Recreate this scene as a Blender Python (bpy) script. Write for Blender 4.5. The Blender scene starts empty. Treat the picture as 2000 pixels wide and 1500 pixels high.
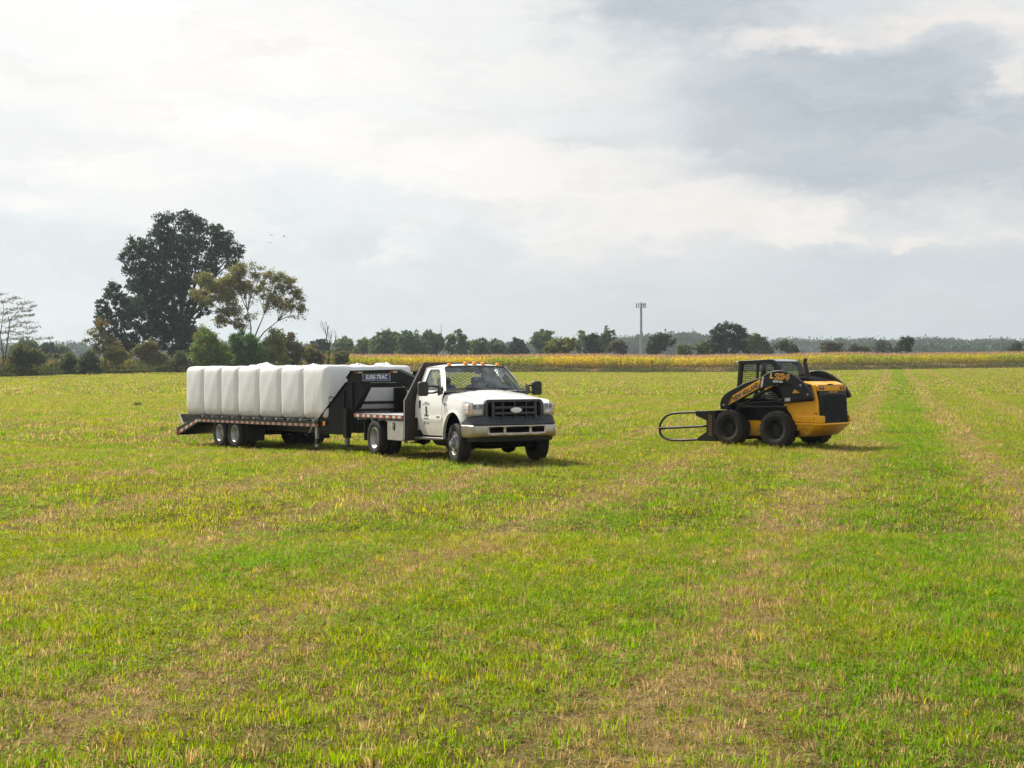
import bpy, bmesh, math, random
import numpy as np
from mathutils import Vector, Matrix
R = math.radians
scene = bpy.context.scene
COL = scene.collection

# ------------------------------------------------------------------ camera
H = 1.83                      # eye height over the field
FPX = 2450.0                  # focal length in pixels of a 2000 px wide frame
cam_d = bpy.data.cameras.new('camera'); cam = bpy.data.objects.new('camera', cam_d); COL.objects.link(cam)
cam_d.sensor_width = 36.0; cam_d.lens = FPX / 2000.0 * 36.0
cam_d.clip_start = 0.1; cam_d.clip_end = 9000.0
cam.location = (0, 0, H); cam.rotation_euler = (R(90) - math.atan(26.0 / FPX), 0, 0)
scene.camera = cam

# ------------------------------------------------------------------ light
SUN_AZ = (-0.75, 0.66)        # horizontal direction to the sun: left and behind the vehicles
SUN_EL = R(47)
sd = Vector((SUN_AZ[0] * math.cos(SUN_EL), SUN_AZ[1] * math.cos(SUN_EL), math.sin(SUN_EL))).normalized()
sun_d = bpy.data.lights.new('sun', 'SUN'); sun_d.energy = 5.0; sun_d.angle = R(1.5); sun_d.color = (1.0, 0.93, 0.80)
sun = bpy.data.objects.new('sun', sun_d); COL.objects.link(sun)
sun.rotation_euler = (-sd).to_track_quat('-Z', 'Y').to_euler()
scene.view_settings.view_transform = 'Standard'; scene.view_settings.look = 'None'
scene.view_settings.exposure = 0.55; scene.view_settings.gamma = 1.0
scene.cycles.max_bounces = 8; scene.cycles.transparent_max_bounces = 12
scene.cycles.volume_bounces = 0

# ------------------------------------------------------------------ node helpers
class NT:
    def __init__(s, tree): s.t = tree; tree.nodes.clear()
    def n(s, typ, **kw):
        nd = s.t.nodes.new(typ)
        for k, v in kw.items():
            if k.startswith('_'): setattr(nd, k[1:], v)
            else:
                nd.inputs[k.replace('__', ' ')].default_value = v
        return nd
    def l(s, a, b): s.t.links.new(a, b)
    def math(s, op, a, b=None, c=None, clamp=False):
        nd = s.t.nodes.new('ShaderNodeMath'); nd.operation = op; nd.use_clamp = clamp
        for i, v in enumerate((a, b, c)):
            if v is None: continue
            if isinstance(v, (int, float)): nd.inputs[i].default_value = v
            else: s.l(v, nd.inputs[i])
        return nd.outputs[0]
    def mix(s, f, a, b):
        nd = s.t.nodes.new('ShaderNodeMix'); nd.data_type = 'RGBA'
        for i, v in ((0, f), (6, a), (7, b)):
            if isinstance(v, (int, float)): nd.inputs[i].default_value = v
            elif isinstance(v, tuple): nd.inputs[i].default_value = (*v, 1) if len(v) == 3 else v
            else: s.l(v, nd.inputs[i])
        return nd.outputs[2]
    def ramp(s, f, lo, hi):
        nd = s.t.nodes.new('ShaderNodeMapRange'); nd.interpolation_type = 'SMOOTHSTEP'
        s.l(f, nd.inputs[0]); nd.inputs[1].default_value = lo; nd.inputs[2].default_value = hi
        return nd.outputs[0]
    def noise(s, vec, scale, detail=4, rough=0.55, dist=0.0):
        nd = s.t.nodes.new('ShaderNodeTexNoise')
        nd.inputs['Scale'].default_value = scale; nd.inputs['Detail'].default_value = detail
        nd.inputs['Roughness'].default_value = rough; nd.inputs['Distortion'].default_value = dist
        if vec is not None: s.l(vec, nd.inputs['Vector'])
        return nd.outputs['Fac']

# ------------------------------------------------------------------ sky: clouds laid out by azimuth and elevation
def make_sky():
    w = bpy.data.worlds.new('World'); scene.world = w; w.use_nodes = True
    N = NT(w.node_tree)
    out = N.n('ShaderNodeOutputWorld'); bg = N.n('ShaderNodeBackground', Strength=0.1)
    N.l(bg.outputs[0], out.inputs[0])
    sky = N.n('ShaderNodeTexSky', _sky_type='NISHITA', _sun_disc=False)
    sky.sun_elevation = SUN_EL; sky.sun_rotation = math.atan2(SUN_AZ[0], SUN_AZ[1])
    sky.air_density = 1.0; sky.dust_density = 2.0
    tc = N.n('ShaderNodeTexCoord'); sp = N.n('ShaderNodeSeparateXYZ'); N.l(tc.outputs['Generated'], sp.inputs[0])
    x, y, z = sp.outputs
    az = N.math('ARCTAN2', x, y); el = N.math('ARCSINE', z)
    cb = N.n('ShaderNodeCombineXYZ'); N.l(az, cb.inputs[0]); N.l(N.math('MULTIPLY', el, 2.2), cb.inputs[1])
    P = cb.outputs[0]
    # warp
    w1 = N.noise(P, 7.0, 5, 0.6); w2n = N.n('ShaderNodeVectorMath', _operation='ADD'); N.l(P, w2n.inputs[0]); w2n.inputs[1].default_value = (5.2, 1.3, 0)
    w2 = N.noise(w2n.outputs[0], 7.0, 5, 0.6)
    w3 = N.noise(P, 26.0, 6, 0.62); w3o = N.n('ShaderNodeVectorMath', _operation='ADD'); N.l(P, w3o.inputs[0]); w3o.inputs[1].default_value = (9.1, 4.4, 0)
    w4 = N.noise(w3o.outputs[0], 26.0, 6, 0.62)
    w1 = N.math('ADD', w1, N.math('MULTIPLY', N.math('SUBTRACT', w3, 0.5), 0.45)); w2 = N.math('ADD', w2, N.math('MULTIPLY', N.math('SUBTRACT', w4, 0.5), 0.45))
    azw = N.math('ADD', az, N.math('MULTIPLY', N.math('SUBTRACT', w1, 0.5), 0.20))
    elw = N.math('ADD', el, N.math('MULTIPLY', N.math('SUBTRACT', w2, 0.5), 0.085))
    def px(p): return math.atan((p - 1000) / FPX)
    def py(p): return math.atan((724 - p) / FPX)
    def blob(cx, cy, sx, sy, amp, tilt=0.0):
        dx = N.math('SUBTRACT', azw, px(cx)); dy = N.math('SUBTRACT', elw, py(cy))
        if tilt: dy = N.math('SUBTRACT', dy, N.math('MULTIPLY', dx, tilt))
        a = N.math('MULTIPLY', dx, FPX / sx); b = N.math('MULTIPLY', dy, FPX / sy)
        r2 = N.math('ADD', N.math('MULTIPLY', a, a), N.math('MULTIPLY', b, b))
        return N.math('MULTIPLY', N.math('POWER', 2.718, N.math('MULTIPLY', r2, -1.0)), amp)
    def total(bl):
        t = None
        for b in bl:
            v = blob(*b); t = v if t is None else N.math('ADD', t, v)
        return t
    # base haze colour by elevation and azimuth
    g = N.ramp(el, 0.0, 0.26)
    left = N.ramp(az, 0.20, -0.20)
    low = N.mix(left, (.60, .645, .675), (.675, .735, .765))
    high = N.mix(left, (.73, .765, .785), (.865, .890, .895))
    base = N.mix(g, low, high)
    # thin bright cloud sheets (streaky, lying flat)
    st = N.n('ShaderNodeCombineXYZ'); N.l(azw, st.inputs[0]); N.l(N.math('MULTIPLY', elw, 4.6), st.inputs[1])
    s1 = N.noise(st.outputs[0], 3.6, 6, 0.58, 0.4)
    hi = total([(150, 70, 330, 120, .62), (620, 110, 420, 150, .62), (300, 255, 420, 46, .42, -.10), (760, 300, 420, 55, .55, -.12), (180, 360, 330, 55, .45),
                (1000, 340, 330, 60, .45), (130, 430, 170, 36, .45), (430, 440, 130, 40, .38), (1180, 120, 250, 120, .30), (760, 480, 100, 30, .25, .5),
                (1270, 440, 220, 60, .62, -.1), (1560, 465, 150, 42, .55, .15), (1860, 475, 110, 40, .62), (1120, 480, 90, 60, .4),
                (1600, 85, 170, 34, .6), (1850, 70, 120, 45, .7), (1960, 160, 70, 80, .70), (1480, 100, 80, 60, .55), (1400, 390, 260, 50, .35), (1750, 400, 260, 40, .40)])
    cover = N.ramp(N.math('ADD', N.math('MULTIPLY', N.math('SUBTRACT', s1, 0.5), 1.5), hi), -0.20, 1.05)
    cover = N.math('MULTIPLY', cover, N.ramp(el, 0.02, 0.10))
    bright = N.mix(left, (.895, .850, .810), (.985, .955, .920))
    c1 = N.mix(cover, base, bright)
    # grey cloud bellies
    dk = total([(1720, 210, 300, 140, 1.05, -.25), (1400, 150, 190, 75, .50), (1950, 320, 150, 90, .5), (1880, 250, 170, 100, .55), (1330, 10, 300, 62, 1.35), (1250, 60, 160, 50, .5), (1560, 340, 300, 65, .75), (1850, 330, 250, 80, .75),
                (1400, 225, 250, 55, .55), (1120, 285, 130, 18, .48), (1390, 280, 130, 22, .30), (560, 115, 110, 34, .34), (120, 385, 90, 22, .26), (1120, 350, 60, 14, .22), (1620, 150, 120, 60, .40)])
    s2 = N.noise(st.outputs[0], 4.2, 8, 0.60, 0.3)
    dark = N.ramp(N.math('ADD', dk, N.math('MULTIPLY', N.math('SUBTRACT', s2, 0.5), 1.7)), 0.0, 1.75)
    dark = N.math('MULTIPLY', dark, N.ramp(dk, 0.02, 0.25))
    c2 = N.mix(N.math('MULTIPLY', dark, 0.95), c1, N.mix(N.ramp(s2, .35, .66), (.40, .465, .525), (.56, .605, .640)))
    # heaped cumulus heads catching the light
    pf = total([(1300, 440, 130, 42, 1), (1560, 465, 110, 30, 1), (1650, 455, 80, 28, .8), (1870, 478, 90, 26, 1), (1790, 500, 50, 18, .8), (1480, 100, 90, 42, .75), (1600, 90, 80, 26, .6), (1740, 85, 110, 26, .55), (1850, 90, 80, 26, .5),
                (1930, 190, 60, 50, .8), (760, 505, 90, 24, .5), (480, 470, 70, 30, .55), (130, 420, 120, 32, .55), (1450, 420, 160, 40, .5)])
    s4 = N.noise(P, 17.0, 8, 0.62, 0.5)
    puff = N.math('MULTIPLY', N.ramp(N.math('ADD', pf, N.math('MULTIPLY', N.math('SUBTRACT', s4, 0.5), 1.5)), 0.20, 1.05), N.ramp(pf, .05, .30))
    c2 = N.mix(N.math('MULTIPLY', puff, .85), c2, N.mix(left, (.90, .855, .815), (.93, .905, .885)))
    # fine texture all through the cloud deck, lying flat and stretched
    t1 = N.noise(st.outputs[0], 9.0, 8, 0.62, 0.6); t2 = N.noise(st.outputs[0], 2.2, 5, 0.55, 0.5)
    tex = N.math('ADD', 1.0, N.math('ADD', N.math('MULTIPLY', N.math('SUBTRACT', t1, 0.5), 0.24), N.math('MULTIPLY', N.math('SUBTRACT', t2, 0.5), 0.20)))
    tv = N.n('ShaderNodeVectorMath', _operation='SCALE'); N.l(c2, tv.inputs[0]); N.l(tex, tv.inputs['Scale']); c2 = tv.outputs[0]
    # the rest of the dome, out of the photograph: broken bright cloud in front of the sun's far side
    s3 = N.noise(tc.outputs['Generated'], 2.6, 6, 0.55)
    back = N.mix(N.ramp(s3, .40, .62), (.40, .48, .58), (.86, .84, .80))
    fr = N.ramp(y, 0.55, 0.15)
    up = N.ramp(z, 0.30, 0.55)
    m = N.math('MAXIMUM', fr, up)
    c3 = N.mix(m, c2, back)
    # bright veil round the hidden sun
    dt = N.n('ShaderNodeVectorMath', _operation='DOT_PRODUCT'); N.l(tc.outputs['Generated'], dt.inputs[0]); dt.inputs[1].default_value = tuple(sd)
    gl = N.math('POWER', N.math('MAXIMUM', dt.outputs['Value'], 0.0), 14.0)
    c4 = N.mix(N.math('MULTIPLY', gl, 0.6), c3, (1.9, 1.75, 1.55))
    sc = N.n('ShaderNodeVectorMath', _operation='SCALE'); N.l(c4, sc.inputs[0]); sc.inputs['Scale'].default_value = 7.0
    fin = N.mix(0.97, sky.outputs[0], sc.outputs[0])
    N.l(fin, bg.inputs[0])
make_sky()

# ------------------------------------------------------------------ materials
MATS = {}
def mat(name, col, rough=0.5, metal=0.0, nscale=0.0, namp=0.0, col2=None, bump=0.0, bscale=60.0, coat=0.0, spec=0.5, dirt=None):
    """Principled surface with noise colour variation, optional dust of dirt towards a second colour and fine bump."""
    if name in MATS: return MATS[name]
    m = bpy.data.materials.new(name); m.use_nodes = True; N = NT(m.node_tree)
    out = N.n('ShaderNodeOutputMaterial'); b = N.n('ShaderNodeBsdfPrincipled'); N.l(b.outputs[0], out.inputs[0])
    b.inputs['Roughness'].default_value = rough; b.inputs['Metallic'].default_value = metal
    b.inputs['Coat Weight'].default_value = coat; b.inputs['Specular IOR Level'].default_value = spec
    tc = N.n('ShaderNodeTexCoord'); P = tc.outputs['Object']
    c = None
    if nscale:
        f = N.noise(P, nscale, 5, 0.6)
        c2 = col2 or tuple(v * (1 - namp) for v in col)
        c = N.mix(N.ramp(f, 0.35, 0.68), col, c2)
        N.l(N.math('ADD', N.math('MULTIPLY', f, 0.25), rough - 0.12), b.inputs['Roughness'])
    if dirt:
        dcol, z0, z1, amt = dirt
        sp = N.n('ShaderNodeSeparateXYZ'); N.l(P, sp.inputs[0])
        f2 = N.noise(P, 5.0, 6, 0.7)
        d = N.math('MULTIPLY', N.math('SUBTRACT', 1.0, N.ramp(N.math('ADD', sp.outputs[2], N.math('MULTIPLY', N.math('SUBTRACT', f2, 0.5), -0.7)), z1, z0)), amt)
        c = N.mix(d, c if c is not None else col, dcol)
    if c is not None: N.l(c, b.inputs['Base Color'])
    else: b.inputs['Base Color'].default_value = (*col, 1)
    if bump:
        bn = N.n('ShaderNodeBump', Strength=bump, Distance=0.02)
        N.l(N.noise(P, bscale, 4, 0.6), bn.inputs['Height']); N.l(bn.outputs[0], b.inputs['Normal'])
    MATS[name] = m; return m
def glass(name, tint=(0.75, 0.85, 0.82), alpha=0.35):
    if name in MATS: return MATS[name]
    m = bpy.data.materials.new(name); m.use_nodes = True; N = NT(m.node_tree)
    out = N.n('ShaderNodeOutputMaterial'); mx = N.n('ShaderNodeMixShader')
    tr = N.n('ShaderNodeBsdfTransparent'); tr.inputs[0].default_value = (*tint, 1)
    gl = N.n('ShaderNodeBsdfGlossy', Roughness=0.03); gl.inputs[0].default_value = (.9, .95, .97, 1)
    fr = N.n('ShaderNodeFresnel', IOR=1.5)
    tcg = N.n('ShaderNodeTexCoord'); blotch = N.noise(tcg.outputs['Object'], 4.0, 5, 0.65)  # noise patches add extra gloss, so the panes mirror more sky
    N.l(N.math('ADD', N.math('MULTIPLY', fr.outputs[0], 0.9), N.math('MULTIPLY', N.ramp(blotch, .35, .8), alpha)), mx.inputs[0])
    N.l(tr.outputs[0], mx.inputs[1]); N.l(gl.outputs[0], mx.inputs[2]); N.l(mx.outputs[0], out.inputs[0])
    MATS[name] = m; return m
def leafmat(name, trans=0.45, rough=0.5, gloss=0.012):
    """Foliage: colour from the mesh's own leaf tints, light through the blade as well as off it."""
    if name in MATS: return MATS[name]
    m = bpy.data.materials.new(name); m.use_nodes = True; N = NT(m.node_tree)
    out = N.n('ShaderNodeOutputMaterial'); at = N.n('ShaderNodeAttribute', _attribute_name='tint')
    d = N.n('ShaderNodeBsdfDiffuse'); t = N.n('ShaderNodeBsdfTranslucent'); mx = N.n('ShaderNodeMixShader'); mx.inputs[0].default_value = trans
    N.l(at.outputs['Color'], d.inputs[0])
    hs = N.n('ShaderNodeHueSaturation', Saturation=1.1, Value=1.55, Hue=0.495); N.l(at.outputs['Color'], hs.inputs['Color']); N.l(hs.outputs[0], t.inputs[0])
    g = N.n('ShaderNodeBsdfGlossy', Roughness=rough); g.inputs[0].default_value = (1, 1, 1, 1); m2 = N.n('ShaderNodeMixShader'); m2.inputs[0].default_value = gloss
    N.l(d.outputs[0], mx.inputs[1]); N.l(t.outputs[0], mx.inputs[2]); N.l(mx.outputs[0], m2.inputs[1]); N.l(g.outputs[0], m2.inputs[2]); N.l(m2.outputs[0], out.inputs[0])
    MATS[name] = m; return m

# ------------------------------------------------------------------ mesh helpers
def tag(o, label=None, cat=None, group=None, kind=None):
    for k, v in (('label', label), ('category', cat), ('group', group), ('kind', kind)):
        if v: o[k] = v
    return o
def empty(name, loc, rot=(0, 0, 0), label=None, cat=None, group=None):
    o = bpy.data.objects.new(name, None); COL.objects.link(o); o.location = loc; o.rotation_euler = rot; o.empty_display_size = 0.3
    return tag(o, label, cat, group)
def link(name, me, m, parent=None):
    o = bpy.data.objects.new(name, me); COL.objects.link(o)
    if m is not None: me.materials.append(m)
    if parent is not None: o.parent = parent
    return o
class MB:
    def __init__(s): s.v = []; s.f = []
    def add(s, vs, fs):
        k = len(s.v); s.v += [tuple(map(float, p)) for p in vs]; s.f += [tuple(i + k for i in f) for f in fs]; return s
    def box(s, x0, x1, y0, y1, z0, z1):
        vs = [(x, y, z) for z in (z0, z1) for y in (y0, y1) for x in (x0, x1)]
        return s.add(vs, [(0, 2, 3, 1), (4, 5, 7, 6), (0, 1, 5, 4), (2, 6, 7, 3), (0, 4, 6, 2), (1, 3, 7, 5)])
    def prism(s, poly, y0, y1, taper=None):
        """poly of (x,z) pairs pushed from y0 to y1."""
        a = [(p[0], y0, p[1]) for p in poly]; b = [(p[0], y1, p[1]) for p in (taper or poly)]; n = len(poly)
        return s.add(a + b, [tuple(range(n))] + [tuple(range(2 * n - 1, n - 1, -1))] + [(i, i + n, (i + 1) % n + n, (i + 1) % n) for i in range(n)])
    def prismx(s, poly, x0, x1):
        """poly of (y,z) pairs pushed along x."""
        a = [(x0, p[0], p[1]) for p in poly]; b = [(x1, p[0], p[1]) for p in poly]; n = len(poly)
        return s.add(a + b, [tuple(range(n))] + [tuple(range(2 * n - 1, n - 1, -1))] + [(i, i + n, (i + 1) % n + n, (i + 1) % n) for i in range(n)])
    def prismz(s, poly, z0, z1):
        a = [(p[0], p[1], z0) for p in poly]; b = [(p[0], p[1], z1) for p in poly]; n = len(poly)
        return s.add(a + b, [tuple(range(n))] + [tuple(range(2 * n - 1, n - 1, -1))] + [(i, i + n, (i + 1) % n + n, (i + 1) % n) for i in range(n)])
    def tube(s, pts, r, n=8, cap=True):
        pts = [Vector(p) for p in pts]; rs = r if isinstance(r, (list, tuple)) else [r] * len(pts)
        k = len(pts); vs = []; prev = None
        for i, p in enumerate(pts):
            t = (pts[min(i + 1, k - 1)] - pts[max(i - 1, 0)]).normalized()
            if prev is None:
                u = t.cross(Vector((0, 0, 1)))
                if u.length < 0.05: u = t.cross(Vector((1, 0, 0)))
            else: u = prev - t * prev.dot(t)
            u.normalize(); prev = u; w = t.cross(u)
            for j in range(n):
                a = 2 * math.pi * j / n; vs.append(p + (u * math.cos(a) + w * math.sin(a)) * rs[i])
        fs = [(i * n + j, i * n + (j + 1) % n, (i + 1) * n + (j + 1) % n, (i + 1) * n + j) for i in range(k - 1) for j in range(n)]
        if cap: fs += [tuple(range(n - 1, -1, -1)), tuple(range((k - 1) * n, k * n))]
        return s.add(vs, fs)
    def lathe(s, prof, c, n=40, axis='y', sgn=1):
        """prof: (along axis, radius)."""
        vs = []
        for a, r in prof:
            for j in range(n):
                t = 2 * math.pi * j / n; p = r * math.cos(t), r * math.sin(t)
                vs.append({'y': (c[0] + p[0], c[1] + a * sgn, c[2] + p[1]), 'x': (c[0] + a * sgn, c[1] + p[0], c[2] + p[1]), 'z': (c[0] + p[0], c[1] + p[1], c[2] + a * sgn)}[axis])
        k = len(prof)
        return s.add(vs, [(i * n + j, i * n + (j + 1) % n, (i + 1) * n + (j + 1) % n, (i + 1) * n + j) for i in range(k - 1) for j in range(n)])
    def disc(s, c, r, n=24, axis='y', rz=None):
        rz = rz or r; vs = []
        for j in range(n):
            t = 2 * math.pi * j / n; p = r * math.cos(t), rz * math.sin(t)
            vs.append({'y': (c[0] + p[0], c[1], c[2] + p[1]), 'x': (c[0], c[1] + p[0], c[2] + p[1]), 'z': (c[0] + p[0], c[1] + p[1], c[2])}[axis])
        return s.add(vs, [tuple(range(n))])
    def grid(s, rows, close=False):
        n = len(rows[0]); vs = [p for r in rows for p in r]; k = len(rows)
        return s.add(vs, [(i * n + j, i * n + (j + 1) % n, (i + 1) * n + (j + 1) % n, (i + 1) * n + j) for i in range(k - 1) for j in range(n if close else n - 1)])
    def move(s, M):
        s.v = [tuple(M @ Vector(p)) for p in s.v]; return s
    def build(s, name, m, parent=None, smooth=35, bevel=0.0, seg=2, solid=0.0, sub=0):
        me = bpy.data.meshes.new(name); me.from_pydata(s.v, [], s.f); me.update()
        bm = bmesh.new(); bm.from_mesh(me); bmesh.ops.remove_doubles(bm, verts=bm.verts, dist=1e-5); bmesh.ops.recalc_face_normals(bm, faces=bm.faces); bm.to_mesh(me); bm.free()
        if smooth: me.shade_smooth(); me.set_sharp_from_angle(angle=R(smooth))
        o = link(name, me, m, parent)
        if solid: md = o.modifiers.new('thick', 'SOLIDIFY'); md.thickness = solid; md.offset = -1
        if bevel: md = o.modifiers.new('bevel', 'BEVEL'); md.width = bevel; md.segments = seg; md.limit_method = 'ANGLE'; md.angle_limit = R(40); md.harden_normals = False
        if sub: md = o.modifiers.new('sub', 'SUBSURF'); md.levels = sub; md.render_levels = sub
        return o
def text_mesh(body, size, M, name, m, parent, depth=0.004, bold=0.0, shear=0.0, sx=1.0, align='CENTER', arc=None):
    cu = bpy.data.curves.new('t', 'FONT'); cu.body = body; cu.size = size; cu.extrude = depth; cu.offset = bold; cu.shear = shear
    cu.align_x = align; cu.align_y = 'CENTER'; cu.resolution_u = 3
    ob = bpy.data.objects.new('t', cu); COL.objects.link(ob)
    dg = bpy.context.evaluated_depsgraph_get(); me = bpy.data.meshes.new_from_object(ob.evaluated_get(dg))
    bpy.data.objects.remove(ob); me.name = name
    for v in me.vertices:
        p = v.co.copy(); p.x *= sx
        if arc: a = p.x / arc; p = Vector(((arc + p.y) * math.sin(a), (arc + p.y) * math.cos(a) - arc, p.z))
        v.co = M @ p
    me.materials.clear()
    return link(name, me, m, parent)
def plane_basis(o, u, v):
    u = Vector(u).normalized(); v = Vector(v).normalized(); w = u.cross(v)
    M = Matrix((u, v, w)).transposed().to_4x4(); M.translation = Vector(o); return M
def np_mesh(name, V, loops, sizes, m, tint=None, parent=None):
    """Large mesh straight from arrays; tint is one colour per vertex."""
    me = bpy.data.meshes.new(name)
    me.vertices.add(len(V)); me.vertices.foreach_set('co', np.ascontiguousarray(V, np.float32).ravel())
    me.loops.add(len(loops)); me.loops.foreach_set('vertex_index', np.ascontiguousarray(loops, np.int32))
    st = np.concatenate(([0], np.cumsum(sizes)[:-1])).astype(np.int32)
    me.polygons.add(len(sizes)); me.polygons.foreach_set('loop_start', st)
    if tint is not None:
        a = me.attributes.new('tint', 'FLOAT_COLOR', 'POINT'); c = np.ones((len(V), 4), np.float32); c[:, :3] = tint; a.data.foreach_set('color', c.ravel())
    me.update(calc_edges=True); me.validate()
    return link(name, me, m, parent)

# ------------------------------------------------------------------ lie of the land
rng = np.random.default_rng(7)
def vnoise(x, y, seed=0):
    x = np.asarray(x, float); y = np.asarray(y, float)
    xi = np.floor(x).astype(np.int64); yi = np.floor(y).astype(np.int64); fx = x - xi; fy = y - yi
    def h(a, b):
        n = (a * 374761393 + b * 668265263 + seed * 1442695041) & 0x7fffffff
        n = ((n ^ (n >> 13)) * 1274126177) & 0x7fffffff
        return ((n ^ (n >> 16)) & 0xffff) / 65535.0
    fx = fx * fx * (3 - 2 * fx); fy = fy * fy * (3 - 2 * fy)
    return (h(xi, yi) * (1 - fx) + h(xi + 1, yi) * fx) * (1 - fy) + (h(xi, yi + 1) * (1 - fx) + h(xi + 1, yi + 1) * fx) * fy
def fbm(x, y, seed=0, o=4):
    s = 0.0; a = 0.5; t = 0.0
    for i in range(o):
        s = s + a * vnoise(x * 2 ** i, y * 2 ** i, seed + i * 17); t += a; a *= 0.55
    return s / t
UK = np.array([-.60, -.41, -.33, -.26, .03, .10, .18, .26, .41, .60])
YK = np.array([742, 737, 730, 727, 727, 728, 727, 723.5, 718, 714.])
DK = np.array([140, 152, 165, 176, 196, 198, 200, 204, 210, 214.])
def edge_dist(u): return np.interp(u, UK, DK)
def ground(X, Y):
    X = np.asarray(X, float); Y = np.asarray(Y, float)
    u = X / np.maximum(Y, 1.0); D = edge_dist(u)
    ze = H - (np.interp(u, UK, YK) - 724) * D / FPX
    t = np.clip((Y - 34) / (D - 34), 0, 1) ** 1.5
    z = ze * t + np.clip(Y - D, 0, 320) * 0.004
    z = z - 0.30 * np.exp(-((X + 9) ** 2 + (Y - 36) ** 2) / 60.5)
    return np.where(Y < 1, 0, z) + 0.03 * (fbm(X * .35, Y * .35, 3, 3) - .5) * np.clip((Y - 1) / 5, 0, 1)
def gz(x, y): return float(ground(np.array([x]), np.array([y]))[0])

def field_mix(X, Y):
    """0 = green sward .. 1 = dry straw: mown windrows run away to the right, broken up by patches."""
    c = X - 0.306 * Y + 0.5 * (fbm(X * .15, Y * .15, 5, 2) - .5)
    ph = (c + 1.25) / 3.1; ph = np.abs(ph - np.round(ph)) * 2
    row = np.clip(1 - ph / 0.55, 0, 1)
    p1 = fbm(X * .45, Y * .45, 11, 4); p2 = fbm(X * 1.7, Y * 1.7, 23, 3); p3 = fbm(X * .06, Y * .06, 31, 2)
    lane = np.exp(-((c - .55) / .75) ** 2)
    p4 = vnoise(X * 6.5, Y * 6.5, 97)
    v = 0.27 + 0.78 * row * (0.45 + .7 * p3) + 0.65 * (p1 - .5) + 0.80 * (p2 - .5) + 0.45 * (p4 - .5) - 0.32 * lane
    v = v + 0.36 * row * np.exp(-((c - .4) / 2.6) ** 2)           # the last windrows lie thickest on the right
    return np.clip(v, 0, .88)
def green_lane(X, Y):
    c = X - 0.306 * Y + 0.5 * (fbm(X * .15, Y * .15, 5, 2) - .5)
    return np.exp(-((c - .45) / .75) ** 2)
# ------------------------------------------------------------------ ground
def make_ground():
    ys = [-60, -20, -5, 0, 2]; y = 3.0
    while y < 260: y *= 1.022; ys.append(y)
    while y < 5000: y *= 1.09; ys.append(y)
    ys = np.array(ys); us = np.linspace(-.75, .75, 260)
    us = np.concatenate(([-6, -2.5, -1.4, -1.0], us, [1.0, 1.4, 2.5, 6]))
    Yg, Ug = np.meshgrid(ys, us, indexing='ij')
    Xg = Ug * np.maximum(np.abs(Yg), 9.0)
    Zg = ground(Xg, Yg)
    V = np.stack((Xg, Yg, Zg), -1).reshape(-1, 3); n = len(us); k = len(ys)
    idx = np.arange(n * k).reshape(k, n)
    q = np.stack((idx[:-1, :-1], idx[:-1, 1:], idx[1:, 1:], idx[1:, :-1]), -1).reshape(-1)
    m = bpy.data.materials.new('field_soil_and_thatch'); m.use_nodes = True; N = NT(m.node_tree)
    out = N.n('ShaderNodeOutputMaterial'); b = N.n('ShaderNodeBsdfDiffuse'); N.l(b.outputs[0], out.inputs[0])
    tc = N.n('ShaderNodeTexCoord'); P = tc.outputs['Object']; at = N.n('ShaderNodeAttribute', _attribute_name='tint')
    f1 = N.noise(P, 9.0, 5, .65); f2 = N.noise(P, 1.3, 5, .6); f3 = N.noise(P, 40.0, 4, .7)
    c = N.mix(N.ramp(f1, .40, .70), at.outputs['Color'], (.085, .062, .030))
    c = N.mix(N.math('MULTIPLY', N.ramp(f2, .45, .72), .45), c, (.06, .085, .014))
    c = N.mix(N.math('MULTIPLY', N.ramp(f3, .50, .66), .5), c, (.040, .030, .014))
    N.l(c, b.inputs[0])
    bn = N.n('ShaderNodeBump', Strength=0.8, Distance=0.05); N.l(f3, bn.inputs['Height']); N.l(bn.outputs[0], b.inputs['Normal'])
    s = field_mix(V[:, 0], V[:, 1])[:, None]
    tint = np.array([.062, .064, .016]) * (1 - s) + np.array([.30, .225, .10]) * s  # soil tone, darkened in the green zone for shade between tufts
    o = np_mesh('field_ground', V, q, np.full(len(q) // 4, 4), m, tint)
    o.data.shade_smooth(); tag(o, kind='structure')
make_ground()

# ------------------------------------------------------------------ grass and other leafy masses, as blades
LEAF = leafmat('grass_blade', .50)
def blades(X, Y, Z, h, w, lean, az, tint, bend=0.5, seg=2, face=None):
    """Arrays of blades: seg=2 gives a bent blade (quad + tip), seg=1 a single sliver."""
    n = len(X); fa = az + np.pi / 2 if face is None else face
    dx = np.cos(fa) * w / 2; dy = np.sin(fa) * w / 2
    lx = np.cos(az) * lean; ly = np.sin(az) * lean
    base = np.stack((X, Y, Z), -1); side = np.stack((dx, dy, np.zeros(n)), -1)
    if seg == 1:
        tip = base + np.stack((lx, ly, h), -1)
        V = np.stack((base - side, base + side, tip), 1).reshape(-1, 3)
        L = np.arange(3 * n); S = np.full(n, 3); T = np.repeat(tint, 3, 0)
    else:
        mid = base + np.stack((lx * .32, ly * .32, h * .58), -1)
        tip = base + np.stack((lx, ly, h * (1 - .25 * bend)), -1)
        V = np.stack((base - side, base + side, mid + side * .8, mid - side * .8, tip), 1).reshape(-1, 3)
        k = np.arange(n)[:, None] * 5
        L = np.concatenate((k + np.array([[0, 1, 2, 3]]), k + np.array([[3, 2, 4]])), 1).ravel()
        S = np.tile([4, 3], n); T = np.repeat(tint, 5, 0)
    return V, L, S, T
def merge(parts):
    V = []; L = []; S = []; T = []; k = 0
    for v, l, s, t in parts: V.append(v); L.append(l + k); S.append(s); T.append(t); k += len(v)
    return np.concatenate(V), np.concatenate(L), np.concatenate(S), np.concatenate(T)
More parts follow.
